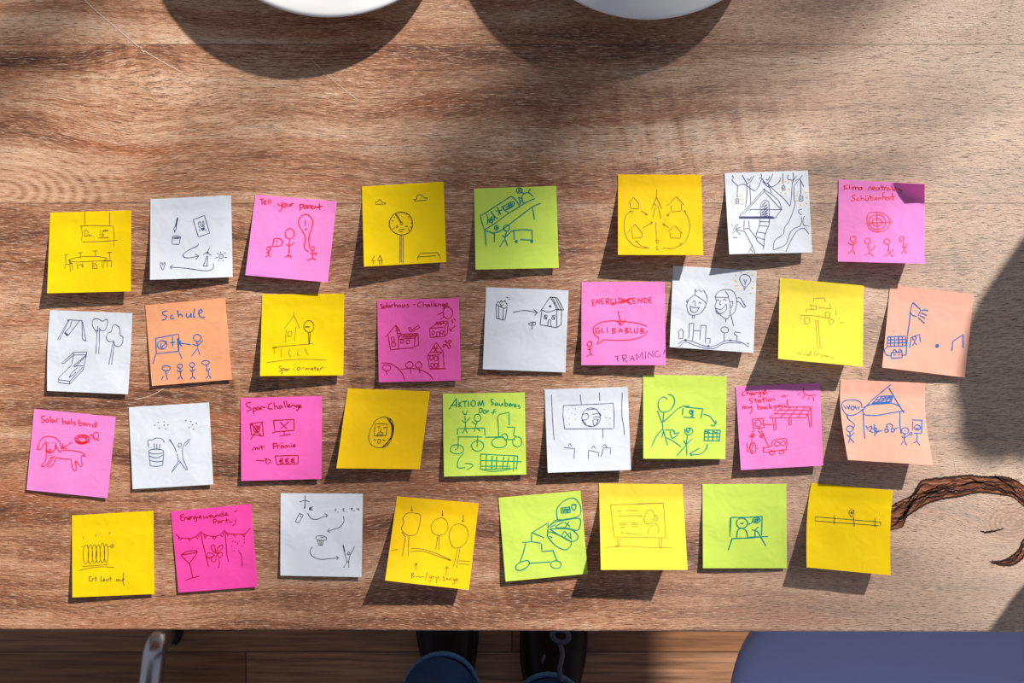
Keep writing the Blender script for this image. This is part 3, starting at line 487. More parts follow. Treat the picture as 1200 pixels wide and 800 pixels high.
 (DRAW,'faint',4.5,'''L358,240 360,215 440,212 450,245;L330,262 335,270 375,275;L338,272 345,302 382,300 375,275;L485,255 490,298;L390,285 490,298;L295,330 298,300 345,300;L448,325 450,365 485,365 482,325 448,325;L530,305 532,345;285,370 290,410 310,415 328,395 315,365 285,370;L245,350 350,350 480,370;L250,372 265,372;478,385 485,420 505,410 510,385 478,378;D555,372,4;L560,405 595,405;L372,385 390,610;L390,385 410,615'''),
 (WRITE,'faint',4.5,'''222,628 232,655 245,635 255,662 268,630;L275,650 278,662;288,662 290,650 302,652 305,664;325,650 312,655 318,665 330,640 335,625 332,665;360,665 372,625;378,668 390,640 400,640 380,665;L400,660 412,650 414,668;420,655 425,670 438,668 440,655;450,672 452,660 465,675 470,662 480,672 515,682''')]),
((1026,327), [(115,45),(768,118),(698,768),(52,690)], 'peach', (6,3), 'peach sticky note with a blue floodlight, two goals and a ball', [
 (DRAW,'blue',8.5,'''292,185 275,240 265,340 252,430 245,520 240,590;L292,182 355,238 335,285;270,255 290,280 325,290;362,245 390,240 412,248;L355,262 402,282;L345,282 390,305;L335,300 385,345;L98,450 235,445 240,520 92,525 98,450;L95,475 238,470;L95,500 240,495;L120,450 118,522;L150,448 150,522;L180,448 182,522;L210,446 212,522;95,530 70,550 85,590 120,597;L122,575 208,568 208,612 124,617 122,575;135,570 150,548 168,570;180,568 192,545 208,565;L140,590 160,590;L178,588 192,588;208,595 240,590;L268,535 278,455 345,430 352,490;O305,460 14,14;L308,475 305,495;L290,520 305,495 325,512;D482,520,15;L598,558 605,485 685,432 685,535;D145,408,3''')]),
((22,470), [(120,60),(758,122),(692,757),(60,692)], 'pink', (1.3,1.3), 'pink sticky note with a red floppy-eared dog and a collar', [
 (WRITE,'red',7,'''205,115 178,120 185,140 205,150 190,165 172,160;O222,150 11,13;L245,112 250,165;275,142 260,148 265,165 278,150 282,165;295,165 295,142 312,138;L340,130 348,180;348,160 362,155 368,178;392,155 378,162 382,178 395,162 398,180;L410,135 415,182;440,158 428,165 445,178 430,190;L468,140 475,190;475,170 495,170 490,190 475,190;520,168 505,175 510,190 522,175 528,192;538,192 540,175 555,178 558,194;600,175 578,182 580,200 605,190;L605,155 605,205'''),
 (DRAW,'red',6.5,'''215,380 215,430 205,470 178,500 195,510 225,485 250,440 275,435;270,440 230,500 225,515;290,440 270,490 232,520;145,375 160,320 190,285 230,275 285,285 320,320 335,375 325,395 300,370 285,320;145,375 175,370 200,330 215,320 215,375;215,320 220,390 250,402 280,380 288,330;225,385 240,392 258,380;240,370 245,395;D237,325,4;D265,325,4;340,382 420,385 490,400 520,428 490,425 490,460 495,500 480,508 445,465;290,438 340,450 410,452;410,452 415,500 430,540 448,530 440,465;O497,297 60,36;O497,300 32,18;L445,285 468,300;L455,320 478,310;L490,333 492,318;L530,322 515,312;L548,300 530,300;L535,275 520,288;L500,263 500,282;L465,270 478,288;O497,298 48,28;O605,268 20,28;L555,265 575,258;L570,290 590,280;L590,310 600,290;L625,310 612,292;L560,262 580,275;L415,320 340,365;L345,330 340,367 380,368''')]),
((140,462), [(72,100),(700,63),(733,703),(103,740)], 'white', (1.6,2), 'white sticky note with a layered birthday cake and a jumping figure under confetti', [
 (DRAW,'slate',5.5,'''L268,240 282,240;L302,215 308,222;L345,210 352,215;D310,262;D350,240;D380,238;D362,268;L515,198 525,208;D558,210;D572,235;D602,225;D545,258;D578,272;O287,445 58,20;L230,445 240,555;L345,445 340,550;240,555 290,562 340,550;235,480 290,495 345,470;238,515 290,525 340,520;L273,390 275,435;L292,385 293,435;L315,390 312,435;L268,388 278,385;L312,395 322,388;230,410 222,380 225,355 255,355 285,340 330,345 352,375;
 L385,350 420,390 445,450;L395,350 440,430;O472,395 13,16;L548,345 510,380 490,425;L552,350 515,405;492,425 498,500 530,580 515,580 478,528 465,520;450,465 460,520 430,565 408,610;L475,528 450,555 408,610''')]),
((270,453), [(80,88),(717,72),(712,720),(85,735)], 'hotpink', (2.5,3), 'hot pink sticky note with a crossed-out washing machine, a crossed-out screen and three euro signs', [
 (WRITE,'darkred',7.5,'''158,120 125,130 130,150 155,165 160,180 130,190;L178,165 182,215;180,168 200,165 198,185 182,188;222,155 208,165 215,182 228,162 232,180;L240,178 240,155;240,160 258,152;L255,165 275,158;325,125 300,140 300,170 332,172;L342,120 348,175;348,155 365,150 372,172;398,142 382,152 388,170 402,150 408,165;L418,110 430,160;L435,108 448,158;450,155 468,145 458,138 455,158 475,158;480,160 482,142 500,145 505,158;528,140 512,148 520,162 532,145 530,180 512,182;535,162 552,148 542,142 540,165 560,155'''),
 (WRITE,'darkred',7.5,''' 178,495 182,475 195,478 198,492 200,475 212,478 215,492;L225,472 228,490;D225,460,4;L240,455 250,490;L232,472 265,465;L335,440 338,488;335,440 365,445 358,462 338,465;372,485 370,462 388,458;405,455 395,465 400,480 412,460 418,478;D395,440,4;D408,438,4;428,480 428,460 442,462 445,475 448,460 460,460 465,475;L475,455 478,472;D475,442,4;485,468 505,455 495,450 490,470 512,462'''),
 (WRITE,'darkred',7.5,'''415,562 395,562 385,578 395,595 418,592;L382,575 410,573;L382,583 408,582;460,560 440,560 430,575 440,592 462,590;L428,573 455,570;L428,581 453,580;500,558 485,558 475,573 485,590 505,585;L473,572 498,568;L473,580 498,577'''),
 (DRAW,'darkred',7.5,'''L155,288 250,275 258,385 165,372 155,288;O205,330 24,26;O205,330 10,12;L160,410 258,265;L165,290 245,388;160,295 180,295;L338,262 498,255 498,340 348,352 338,262;L390,275 445,330;L460,270 395,325;L325,362 350,355;L420,345 422,378;L385,385 472,370;L202,575 275,578;275,555 285,600 310,590 312,575 270,560;L350,540 530,535 530,600 365,608 350,540''')]),
((388,445), [(130,65),(772,90),(692,697),(42,690)], 'gold', (8,6), 'deep yellow sticky note with a small egg-shaped gadget with a face on its screen', [
 (DRAW,'black',5,'''400,290 345,320 305,395 295,460 320,510 380,530 440,510 480,440 490,370 470,310 430,292 400,290;440,300 470,350 475,400 460,460 400,525;445,300 478,360 470,440 410,522;455,305 485,370 470,450 420,520;L450,310 470,312;L465,340 485,340;L472,380 488,375;L470,420 482,415;L455,460 475,460;L430,500 450,500;L345,340 440,345 430,435 335,438 345,340;L362,365 385,365;L368,372 380,374;L408,368 428,370;L412,376 424,378;L390,380 385,405;355,435 375,408 400,410 405,430;365,430 380,420 395,430;360,434 400,434;335,458 340,470 352,465;O375,478 12,17;405,460 412,475 425,468''')]),
((508,450), [(72,75),(712,65),(725,705),(82,722)], 'green', (3,3), 'lime green sticky note with green lettering over a tractor pulling a wagon of people', [
 (WRITE,'green',8.5,'''L122,195 180,110 180,180;L140,165 182,160;L200,140 200,180;L218,138 200,160 222,178;L225,135 262,132;L245,135 248,178;L275,132 275,175;O312,150 17,24;L350,172 358,130 372,170 385,125;L385,128 395,170;470,115 450,120 455,140 470,150 450,165;498,145 482,150 488,168 502,150 505,168;515,150 520,168 535,162 538,148 542,168;L555,115 560,170;560,150 578,152 575,170 560,170;590,165 605,158 598,150 590,168 608,172;615,172 615,158 628,158;630,170 645,165 638,155 632,175 650,175;672,160 660,168 678,180 668,192;L360,190 358,225;360,188 380,192 378,215 360,225;O400,215 13,13;420,225 422,205 435,210;L465,235 475,200 485,195;L450,222 490,215'''),
 (DRAW,'green',7.5,'''230,205 235,230 255,235 258,215;262,205 268,212;L245,245 250,300;L222,280 248,305 285,260;L250,300 250,345;L225,385 248,345 265,385;O345,262 26,28;L340,292 328,335;L300,290 330,315;L345,300 330,315;L318,370 330,335 368,368;L185,395 192,345 400,342 405,400;L188,410 380,412;L403,415 550,410;O183,508 52,36;L195,415 192,505;L175,500 172,515;O345,482 48,40;L345,400 342,490;L510,415 508,340 500,260 515,235 590,220 592,320;L575,335 635,335 625,400 650,408;L550,432 640,432;O515,455 58,42;530,400 560,385 580,410 565,445;O655,450 36,40;235,540 195,590 190,650 250,650;245,618 290,622 310,638 262,668;L370,545 660,560;L370,545 368,665;L660,560 648,670;L370,595 690,605;365,660 450,680 560,670 650,650;L415,548 410,670;L460,560 455,665;L495,565 490,660;L550,565 540,660;L590,570 572,660;L630,565 625,680;375,640 480,640 600,640;400,665 600,655''')]),
((628,445), [(68,75),(717,55),(743,703),(93,725)], 'white', (6,6), 'white sticky note with a globe on a big screen and three small desks', [
 (DRAW,'navy',5,'''L122,115 130,300 143,468;L348,115 355,190;L497,98 500,165;675,98 672,270 685,350 693,430;L215,200 605,182 612,260 610,378;L215,200 212,280 225,382 600,380;L522,385 525,452;O432,292 72,75;365,270 400,262 410,290 390,312 362,310;400,235 430,230 480,225;440,268 500,262 500,290 465,285 450,300;445,315 475,305 482,330 455,355 445,315;365,315 390,345 395,360;410,355 440,365;490,305 475,345;D255,228,3;D280,258,3;D310,225,3;D262,300,3;D308,308,3;D262,345,3;D305,268,3;D535,230,3;D572,203,3;D548,295,3;D582,300,3;D575,345,3;L220,527 303,537 298,615;255,520 265,497 282,520;L410,615 412,548 490,568 490,600;435,538 450,515 465,535;L510,598 530,528 585,532 582,582;515,522 540,505 555,525''')]),
((742,430), [(77,60),(730,72),(720,718),(80,715)], 'green', (6.5,2.5), 'lime green sticky note with a big figure, a banknote, a heart and a child', [
 (DRAW,'teal',8,'''270,250 240,232 205,255 195,300 215,345 255,350 300,325 325,270 310,225 275,212;L240,355 232,430;L190,340 225,435;232,430 290,380 350,325 400,300;L230,435 232,480;L232,480 180,540 145,618;L232,480 270,610;L240,490 225,550;250,490 285,490;260,550 310,575 375,622;320,500 298,485 290,510 310,555 358,512 325,518 322,495;L395,305 440,305;L385,375 390,320;L395,390 485,395;L410,312 545,325 530,398;475,340 440,345 450,365 470,375 445,390;O450,350 10,14;L470,335 465,390;550,368 600,385 645,445;L605,450 635,460 650,435 645,415;
 L560,490 685,492;L560,490 556,575;L560,515 680,518;L558,545 678,545;L558,575 675,575;L590,490 588,578;L625,490 622,578;L655,490 655,578;L682,492 672,580;L565,500 600,512;L620,500 650,510;580,600 570,640 520,680 445,678;L520,632 440,675 462,695;435,495 415,500 420,480 445,475 465,490 460,515 430,528 405,510 405,480;O430,492 14,16;L425,530 415,600;L395,570 412,605 460,560;L340,695 412,610;L418,605 420,690''')]),
((853,440), [(60,85),(717,55),(745,702),(102,737)], 'pink', (4,4.5), 'pink sticky note with red writing, a panel roof and two plugged-in vehicles', [
 (WRITE,'red',6.5,'''130,125 112,135 118,155 138,152;L148,110 152,152;152,135 168,132 172,150;195,130 180,138 186,152 198,135 204,152;215,150 215,132 232,128;255,125 240,132 246,145 260,128 258,160 240,165;275,135 300,125 290,115 275,132 285,145 310,132;195,172 170,182 178,195 192,205 178,218;L212,172 222,212;L202,190 235,185;252,188 238,195 244,210 256,192 262,210;L275,168 284,205;L265,182 298,178;L302,185 306,203;D300,172,4;O325,190 10,11;345,198 348,180 362,182 366,196;L420,158 424,168;435,168 436,155 448,155 452,166;115,262 118,242 130,245 134,258 137,243 150,243 155,258;165,240 172,255 185,238 188,270 172,300;
 L230,218 236,262;236,242 252,240 252,258 236,262;275,240 262,248 268,262 280,245 286,260;305,238 292,245 298,258 312,254;L322,215 328,258;L342,232 328,245 348,256;358,235 364,248 376,232;378,232 372,268 360,270;400,228 388,235 394,248 404,230 410,246;420,245 420,228 434,225;455,218 442,225 448,240 462,232;L462,185 470,238'''),
 (DRAW,'red',6,'''590,95 592,130 630,155 690,148;L545,150 570,128;L582,178 600,155;L628,190 638,168;L668,165 672,200;L325,328 435,245 650,245 608,328 325,328;L405,268 635,270;L365,298 622,300;L490,245 410,328;L545,245 480,328;L600,245 545,328;L350,335 362,425 378,420 370,335;L475,335 478,382 495,382 495,335;L625,300 642,400 655,395 650,250;L192,340 275,332 285,405 200,410 192,340;O237,372 24,26;L262,378 350,385;240,412 255,420;L205,415 195,440;O195,465 14,18;D195,468,8;L190,490 182,520;L165,480 180,470;L235,430 255,450;L262,430 270,448;O268,468 16,16;D268,468,9;285,482 320,550;150,525 155,600;O195,565 26,42;O185,590 10,10;O185,552 12,14;L275,560 280,600 465,575;275,562 340,550 350,510 380,498 455,495 458,570;O385,532 20,18;O432,528 18,18;O345,600 22,16;O420,598 18,14''')]),
((978,436), [(50,55),(712,85),(770,725),(105,685)], 'peach', (14,13), 'peach sticky note with a blue house and speech bubble, its lower edge curling up', [
 (WRITE,'blue',8.5,'''L75,258 88,285 100,262 112,288 120,255;O142,278 13,14;L160,262 172,290 180,268 190,290 198,265'''),
 (DRAW,'blue',8.5,'''215,275 205,235 160,215 90,218 58,245 65,290 95,328 140,335 190,315 220,285;95,330 110,365 155,405 150,430;O120,440 26,24;L120,465 122,515;L95,488 120,505 155,470;L108,555 122,515 155,550;D118,435,4;L215,300 300,210 440,95;L425,120 500,250 545,318;225,275 300,245 400,235 480,250 520,275;220,295 240,330 330,335 430,318 550,298;L225,325 230,450 238,520;L512,310 510,400 520,478;L290,250 345,188 458,182 440,240 290,250;L300,240 450,200;L320,215 450,190;L330,240 370,190;L360,240 400,188;L395,238 430,185;L420,238 450,195;L300,248 440,225;
 L245,415 265,450;265,430 290,420 285,450 270,455 300,470;L312,405 315,498;295,440 330,435 320,465 345,455 325,480;L345,458 375,455;390,460 400,440 420,450 415,465 395,465;420,430 405,415 430,400 455,415 445,435;440,450 450,435 470,450 455,468 440,455;L470,440 500,430;O552,455 28,24;D552,455,5;L548,480 545,530;L525,498 545,515 590,480;L520,565 545,530 565,570;L605,370 685,375 680,475;L612,380 610,450;L620,475 678,475;O648,430 24,20;635,432 650,440 660,430;L645,478 645,540;L618,550 645,540 668,570;O597,480 10,10''')], {'bow': (-3.6, -3.6)}),
((75,590), [(62,92),(698,55),(705,705),(65,732)], 'yellow', (3.2,1.6), 'yellow sticky note with a ribbed radiator, leftmost of the bottom row', [
 (DRAW,'brown',4.5,'''O172,395 22,75;O206,395 18,75;O238,392 18,75;O268,392 18,72;O300,385 18,76;O330,388 16,72;L138,335 150,330;L345,335 362,338;O378,330 12,14;D378,330,5;L145,490 345,475;118,522 200,502 300,492 390,498;L148,262 155,272;L250,240 252,258;L360,220 352,240'''),
 (WRITE,'brown',5.5,'''L198,568 196,605 218,605;L198,568 215,570;222,605 224,585 235,588;L245,565 252,605;L238,582 258,580;290,568 290,605 305,600;308,598 318,592 312,585 310,602 322,602;L328,588 330,604;338,588 348,588 340,604 350,602;L362,565 365,605;L355,585 372,582;425,588 410,592 412,605 425,600 428,590 432,605;440,590 442,604 455,602 456,590;466,540 462,600 470,640;L455,590 475,588''')]),
((192,582), [(55,115),(680,55),(733,702),(115,747)], 'magenta', (1.2,1.4), 'magenta sticky note with bunting, a cocktail glass and a flower', [
 (WRITE,'darkred',7,'''155,135 130,145 138,160 132,165 140,185 165,178;L135,160 155,155;165,180 165,160 180,162 185,178;190,172 205,165 198,155 190,172 208,178;212,172 212,155 226,155;245,152 232,158 240,172 250,155 258,185 240,190;L262,152 266,168;275,162 292,155 284,145 275,160 295,168;310,148 318,168 332,150 342,165 355,142;358,158 375,148 368,138 360,155 380,158;385,145 390,160 402,155 405,140;410,155 415,140 428,142 432,155;455,132 440,138 446,152 460,142;L460,112 465,150;475,145 495,132 485,125 480,142 508,140;L550,115 572,108;L388,175 392,210;388,175 412,180 405,195 390,198;435,185 422,192 428,205 440,188 445,203;452,200 455,185 470,182;L488,168 495,205;L480,185 510,178;515,185 522,202 540,185;562,172 558,210 535,222'''),
 (DRAW,'darkred',6.5,'''95,290 130,318 200,322 250,308 288,272;288,272 320,295 390,308 440,295 472,258;472,258 500,285 560,290 630,288 678,242;L112,312 128,340 145,320;L190,322 205,345 220,318;L250,308 265,328 275,292;L318,295 322,328 340,300;L380,308 398,332 408,305;L440,295 460,312 468,275;L490,280 500,305 510,285;L545,290 558,312 570,290;L610,290 628,312 638,282;L288,272 305,360 330,460 350,542;L478,262 488,380 492,450 505,505;135,455 180,425 250,420 262,430;L135,455 200,520 265,430;L140,452 262,432;L200,520 210,545 225,630;L168,650 220,632 280,618;
 400,440 372,400 378,375 398,385 405,440;410,440 425,395 455,375 458,400 415,445;415,450 450,432 458,455 440,472 412,455;400,455 370,480 380,505 405,500 408,460;395,450 350,435 335,465 355,475 398,455;430,480 435,520 425,555;D540,345,5;D560,350,5;D590,345,5;D578,365,6;D530,380,4;D610,380,5;D630,355,5;D628,330,5;D550,420,5;D585,420,5;590,430 608,460 612,545''')]),
((318,568), [(72,65),(715,68),(705,720),(70,708)], 'white', (1.6,2.2), 'white sticky note with a phone, a muffin, arrows and a cheering figure', [
 (DRAW,'black',5,'''L265,80 263,180;L220,132 262,120 298,130;L262,150 260,185;L265,150 256,185;283,220 310,260 350,270 390,255 440,238;L415,222 440,238 425,255;L220,222 250,235 215,297 188,285 220,222;D228,245,5;560,245 568,280 540,325 490,345 440,362;L452,340 440,364 462,368;348,420 355,400 400,398 430,412 425,430 390,432 350,425;L362,430 370,470 400,470 408,430;L378,432 382,470;L392,432 392,470;385,410 410,412;322,482 302,515 320,555 380,580 460,575 525,570;L505,555 527,570 510,585;L558,470 580,555;L562,470 575,520;O603,535 9,10;L650,482 610,560;580,555 590,600 565,645;L610,560 605,600 605,645;L590,600 605,600'''),
 (WRITE,'black',5.5,'''325,170 300,178 298,192 325,195;L295,182 318,180;L295,188 315,187;L492,200 505,185 505,205;L522,208 518,215;555,188 568,185 558,202 572,202;L588,205 584,212;620,182 635,182 625,190 635,198;L650,200 646,208;L672,180 670,192 685,192;L685,180 684,200''')]),
((446,575), [(128,43),(767,97),(690,773),(35,700)], 'gold', (14,9), 'deep yellow sticky note with three round trees on a curved line of ground', [
 (DRAW,'brown',4.5,'''175,210 215,172 300,180 312,215 295,300 270,342 210,345 165,300 180,250 175,210;L165,320 195,360 170,510;L222,350 215,510;480,208 430,225 395,270 405,320 440,345 490,340 525,300 520,240 480,208;L450,345 430,455;L458,345 455,455;L448,350 440,400;610,255 560,280 535,350 560,430 600,445 660,410 685,340 665,280 610,255;L605,445 570,590;L622,440 595,600;85,465 110,460 135,458;240,448 330,455 440,490 550,540;230,475 330,470 450,510 550,545;L615,545 700,550;L610,570 700,575;L245,115 245,158;L235,148 245,158 255,148;L485,155 485,195;L475,182 485,195 495,185;L648,185 645,240;L635,228 645,240 658,230;L275,615 278,560;L262,585 278,558 285,580;L512,655 518,590;L505,610 518,588 530,608'''),
 (WRITE,'brown',4.5,'''245,640 242,680;245,640 262,645 248,660 265,668 242,680;275,668 290,672 300,665 310,675 325,668 340,675;L365,635 350,700;395,660 380,670 392,680 398,665 392,705 378,705;405,678 415,670 408,665 408,682;425,668 430,680;L440,670 438,720;440,672 455,672 450,688;D462,690,3;500,665 488,675 498,682 490,695 505,698;515,695 518,680 530,695;535,690 545,682 538,700;552,698 555,685 565,685;575,685 568,698 580,695 575,725 562,725;L585,685 586,700;592,698 602,690 596,685 595,705 608,705''')]),
((577,568), [(48,100),(688,45),(747,693),(103,755)], 'green', (3,2.5), 'lime green sticky note with a teal digger vehicle holding out balloon-like bubbles', [
 (DRAW,'teal',8,'''L235,450 305,442 380,455;L260,455 240,540 215,605;L385,460 388,520 475,512 505,590;L290,612 455,600;225,600 190,625 185,655 215,668 260,650 290,615 275,590 225,600;O497,622 42,30;L305,442 308,375 435,295 435,340;L310,372 405,412;L435,345 430,400;510,275 505,190 560,125 635,102 685,155 690,220 660,250 560,270 500,275 445,320;440,325 490,290 560,275 680,262 685,320 660,355 580,335 495,330 560,285;445,345 530,340 620,350 670,400 650,435 600,435 520,390 450,345;430,400 440,370 480,375 610,440 600,490 560,505 490,470 430,400;L445,400 470,412;L450,330 495,310;L565,290 610,325;L600,285 570,330;L540,400 565,360 620,425;L560,410 610,370 615,415;L535,180 605,172 610,215 540,220 535,180;L545,190 600,188;L548,205 600,202;550,185 560,210 575,185 590,210 605,165;640,160 625,150 620,175 640,197 655,170 650,150 640,162''')]),
((694,558), [(53,55),(705,62),(745,730),(68,730)], 'lemon', (16,18), 'bright yellow sticky note with a faint billboard on two posts', [
 (DRAW,'faint',4,'''L143,222 558,210 575,480 172,472 143,222;L350,212 558,208;L270,265 360,268;L205,310 300,305 395,310;L215,365 270,365;L212,378 268,376;L218,397 255,396;L305,362 355,365;L305,375 360,375;L310,390 365,392;225,435 245,440 235,455;L260,442 350,450;D375,450,4;L200,272 230,268;415,300 405,340 425,370 465,360 490,320 470,270 435,262 415,300;490,300 510,315 505,345 488,345;435,450 445,410 490,370 520,400 518,440;L200,480 200,545;L215,480 212,540;L525,480 525,545;L545,480 545,545;95,555 270,545 450,555 630,555;L180,540 220,545;L190,550 215,538;L520,540 550,565;L545,545 525,565''')]),
((813,558), [(68,60),(722,60),(728,717),(72,717)], 'green', (2.6,1.6), 'lime green sticky note with a smiling figure on a small teal screen', [
 (DRAW,'teal',9,'''L282,470 292,320 410,320 535,312 530,460;L288,320 284,400;L295,485 480,478;L300,490 270,575;L296,495 272,570;L430,475 580,470;L455,415 500,430 565,545;O377,365 44,40;365,362 378,370 390,360;335,480 345,420 375,405 410,425 422,475;420,375 450,365 465,335;O490,342 28,22;O490,342 14,10;O490,342 7,6;L505,395 480,420 480,475''')]),
((936,560), [(100,38),(738,97),(718,760),(62,697)], 'yellow', (11,11), 'deep yellow sticky note with a ruled timeline bar and a map pin', [
 (DRAW,'black',5,'''L130,300 640,342 640,370;L128,302 130,332 430,355 625,370;L278,288 278,362;L430,300 435,378;L597,308 597,385;412,305 395,275 398,252 415,245 432,255 428,280 412,305;O414,268 7,8;L408,272 420,268''')], {'bow': (-2.8, -2.0)}),
]
for i, nd in enumerate(NOTES):
    kw = nd[6] if len(nd) > 6 else {}
    sticky_note(nd[0], nd[1], nd[2], nd[3], nd[4], nd[5], seed=i, **kw)
# ------------------------------------------------------------------ below the table: chairs and the person
# blue-grey shell chair pushed under the table at the right
ch = empty('shell_chair', (0.475, -0.53, 0), 'blue grey plastic shell chair pushed under the table at the lower right', 'chair')
bm = bmesh.new(); n = 30
def seat_w(v): return 0.5
def seat_pt(u, v):          # u -1..1 across, v 0 front .. 1 back
    hw, hd, q = 0.213, 0.225, 4.0
    return u, v
rings = []
prof = [(1.0, 0.0), (0.995, 0.004), (0.97, 0.007), (0.90, 0.004), (0.7, -0.004), (0.4, -0.010), (0.12, -0.012)]
def squircle(a, hw, hf, hb, q):
    c, s = math.cos(a), math.sin(a); h = hf if s > 0 else hb
    return (math.copysign(abs(c)**(2/q), c)*hw, math.copysign(abs(s)**(2/q), s)*h)
seg = 72
for k, z in prof:
    r_ = []
    for i in range(seg):
        a = 2*math.pi*i/seg; x, y = squircle(a, 0.213*k, 0.215*k, 0.215*k, 3.6)
        r_.append(bm.verts.new((x, y, 0.447 + z + 0.012*(abs(x)/0.213)**2 - (0.02*max(0, y/0.215)**4))))
    rings.append(r_)
bot = []
for k, dz in ((0.995, -0.006), (0.95, -0.010), (0.5, -0.02)):
    bot.append([bm.verts.new((v.co.x*k, v.co.y*k, v.co.z + dz)) for v in rings[0]])
allr = list(reversed(bot)) + rings
for a, b in zip(allr, allr[1:]):
    for i in range(seg): bm.faces.new((a[i], a[(i+1) % seg], b[(i+1) % seg], b[i]))
bm.faces.new(allr[-1]); bm.faces.new(list(reversed(allr[0])))
bmobj('seat', bm, M_shell, ch, True)
bm = bmesh.new(); rows = []
for j in range(13):
    t = j/12; z = 0.43 + 0.39*t; row = []
    for side in (0, 1):
        for i in range(17):
            u = -1 + 2*i/16; hw = 0.20 - 0.05*max(0, t-0.6)/0.4 - 0.02*(1-t)
            y = -0.19 - 0.09*t + 0.045*u*u - side*0.008
            row.append(bm.verts.new((u*hw, y, z)))
    rows.append(row)
for a, b in zip(rows, rows[1:]):
    for i in range(16):
        bm.faces.new((a[i], a[i+1], b[i+1], b[i])); bm.faces.new((a[17+i+1], a[17+i], b[17+i], b[17+i+1]))
    bm.faces.new((a[0], b[0], b[17], a[17])); bm.faces.new((a[16], a[33], b[33], b[16]))
for r_, fl in ((rows[0], 1), (rows[-1], 0)):
    for i in range(16):
        q = (r_[i], r_[i+1], r_[17+i+1], r_[17+i]); bm.faces.new(q if fl else tuple(reversed(q)))
bmobj('backrest', bm, M_shell, ch, True)
for sx in (-1, 1):
    for sy in (-1, 1):
        lg = tube('leg', [(sx*0.12, sy*0.12, 0.435), (sx*0.165, sy*0.165, 0.012)], 0.0105, M_chrome, ch)
        tube('glide', [(sx*0.165, sy*0.165, 0.016), (sx*0.166, sy*0.166, 0.0)], 0.0135, M_black, lg)

# swivel chair at the lower left: only one chrome spoke of its base reaches into the photo
kz = S * (1.65 - 0.085) / H
ep = Vector(((182.5-600)*kz, (400-751)*kz, 0.085)); dirv = Vector((-7, -62, 0)).normalized(); ctr = ep + dirv * 0.31
sw = empty('swivel_chair', (ctr.x, ctr.y, 0), 'chrome swivel chair base spoke coming out from under the table at the lower left', 'chair')
a0 = math.atan2(-dirv.y, -dirv.x)
for k in range(5):
    a = a0 + k*2*math.pi/5; d = Vector((math.cos(a), math.sin(a), 0)); sd = Vector((-d.y, d.x, 0))
    path = [d*0.02 + Vector((0, 0, .10)), d*0.10 + Vector((0, 0, .096)), d*0.20 + Vector((0, 0, .091)), d*0.26 + Vector((0, 0, .0885)), d*0.284 + Vector((0, 0, .0875))]
    path += [d*(0.286 + .024*math.sin(b)) + Vector((0, 0, .0635 + .024*math.cos(b))) for b in [math.pi/2*q/7 for q in range(1, 8)]] + [d*0.310 + Vector((0, 0, .050))]
    sp = tube('spoke', path, .019, M_chrome, sw, 24)
    bm = bmesh.new()
    for off in (-0.013, 0.013):
        c0 = d*0.312 + Vector((0, 0, .024)) + sd*(off - 0.006); add_tube(bm, [c0, c0 + sd*0.002, c0 + sd*0.010, c0 + sd*0.012], [.020, .024, .024, .020], 24)
    add_tube(bm, [d*0.318 + Vector((0, 0, .056)), d*0.314 + Vector((0, 0, .02))], .008, 12)
    bmobj('caster', bm, M_black, sp, True)
lathe('column', [(0, .05), (.03, .05), (.034, .07), (.034, .125), (.022, .13), (.022, .40), (.05, .41), (.05, .42), (0, .42)], M_chrome, sw)
bm = bmesh.new(); rr = []
for k, z in ((.5, .42), (.94, .42), (1, .435), (1, .465), (.95, .482), (.6, .486), (.1, .482)):
    rr.append([bm.verts.new((*squircle(2*math.pi*i/48, .21*k, .21*k, .21*k, 3), z)) for i in range(48)])
for a, b in zip(rr, rr[1:]):
    for i in range(48): bm.faces.new((a[i], a[(i+1) % 48], b[(i+1) % 48], b[i]))
bm.faces.new(rr[-1]); bm.faces.new(list(reversed(rr[0])))
bmobj('seat', bm, M_knit, sw, True)
bm = bmesh.new(); add_box(bm, -.18, .18, -.245, -.205, .56, .92); bmobj('backrest', bm, M_knit, sw, True, .018)
tube('back_post', catmull([(0, -.05, .41), (0, -.2, .42), (0, -.255, .5), (0, -.255, .7)], 6), .012, M_chrome, sw)

# the person standing at the front edge
FL = Vector((-.107, -.50, 0)); FR = Vector((.068, -.53, 0))
pr = empty('person', (-.02, -.58, 0), 'person in blue jeans and black lace-up shoes standing at the table edge', 'person')
po = Vector(pr.location)
def skin(name, verts, edges, radii, m, parent, sub=2, root=0):
    me = bpy.data.meshes.new(name); me.from_pydata([tuple(Vector(v) - po) for v in verts], edges, []); o = bpy.data.objects.new(name, me); C.objects.link(o); o.parent = parent
    o.modifiers.new('skin', 'SKIN').use_smooth_shade = True
    for i, r_ in enumerate(radii):
        sv = me.skin_vertices[0].data[i]; sv.radius = r_ if hasattr(r_, '__len__') else (r_, r_); sv.use_root = (i == root)
    o.modifiers.new('sub', 'SUBSURF').levels = sub; o.modifiers['sub'].render_levels = sub
    me.materials.append(m); return o
AL = Vector((-.112, -.555, .085)); AR = Vector((.058, -.588, .085))          # trouser hems
KL = Vector((-.150, -.555, .50)); KR = Vector((.085, -.585, .50)); HL = Vector((-.115, -.62, .90)); HR = Vector((.075, -.62, .90)); PV = Vector((-.02, -.63, .96)); WA = Vector((-.02, -.63, 1.06))
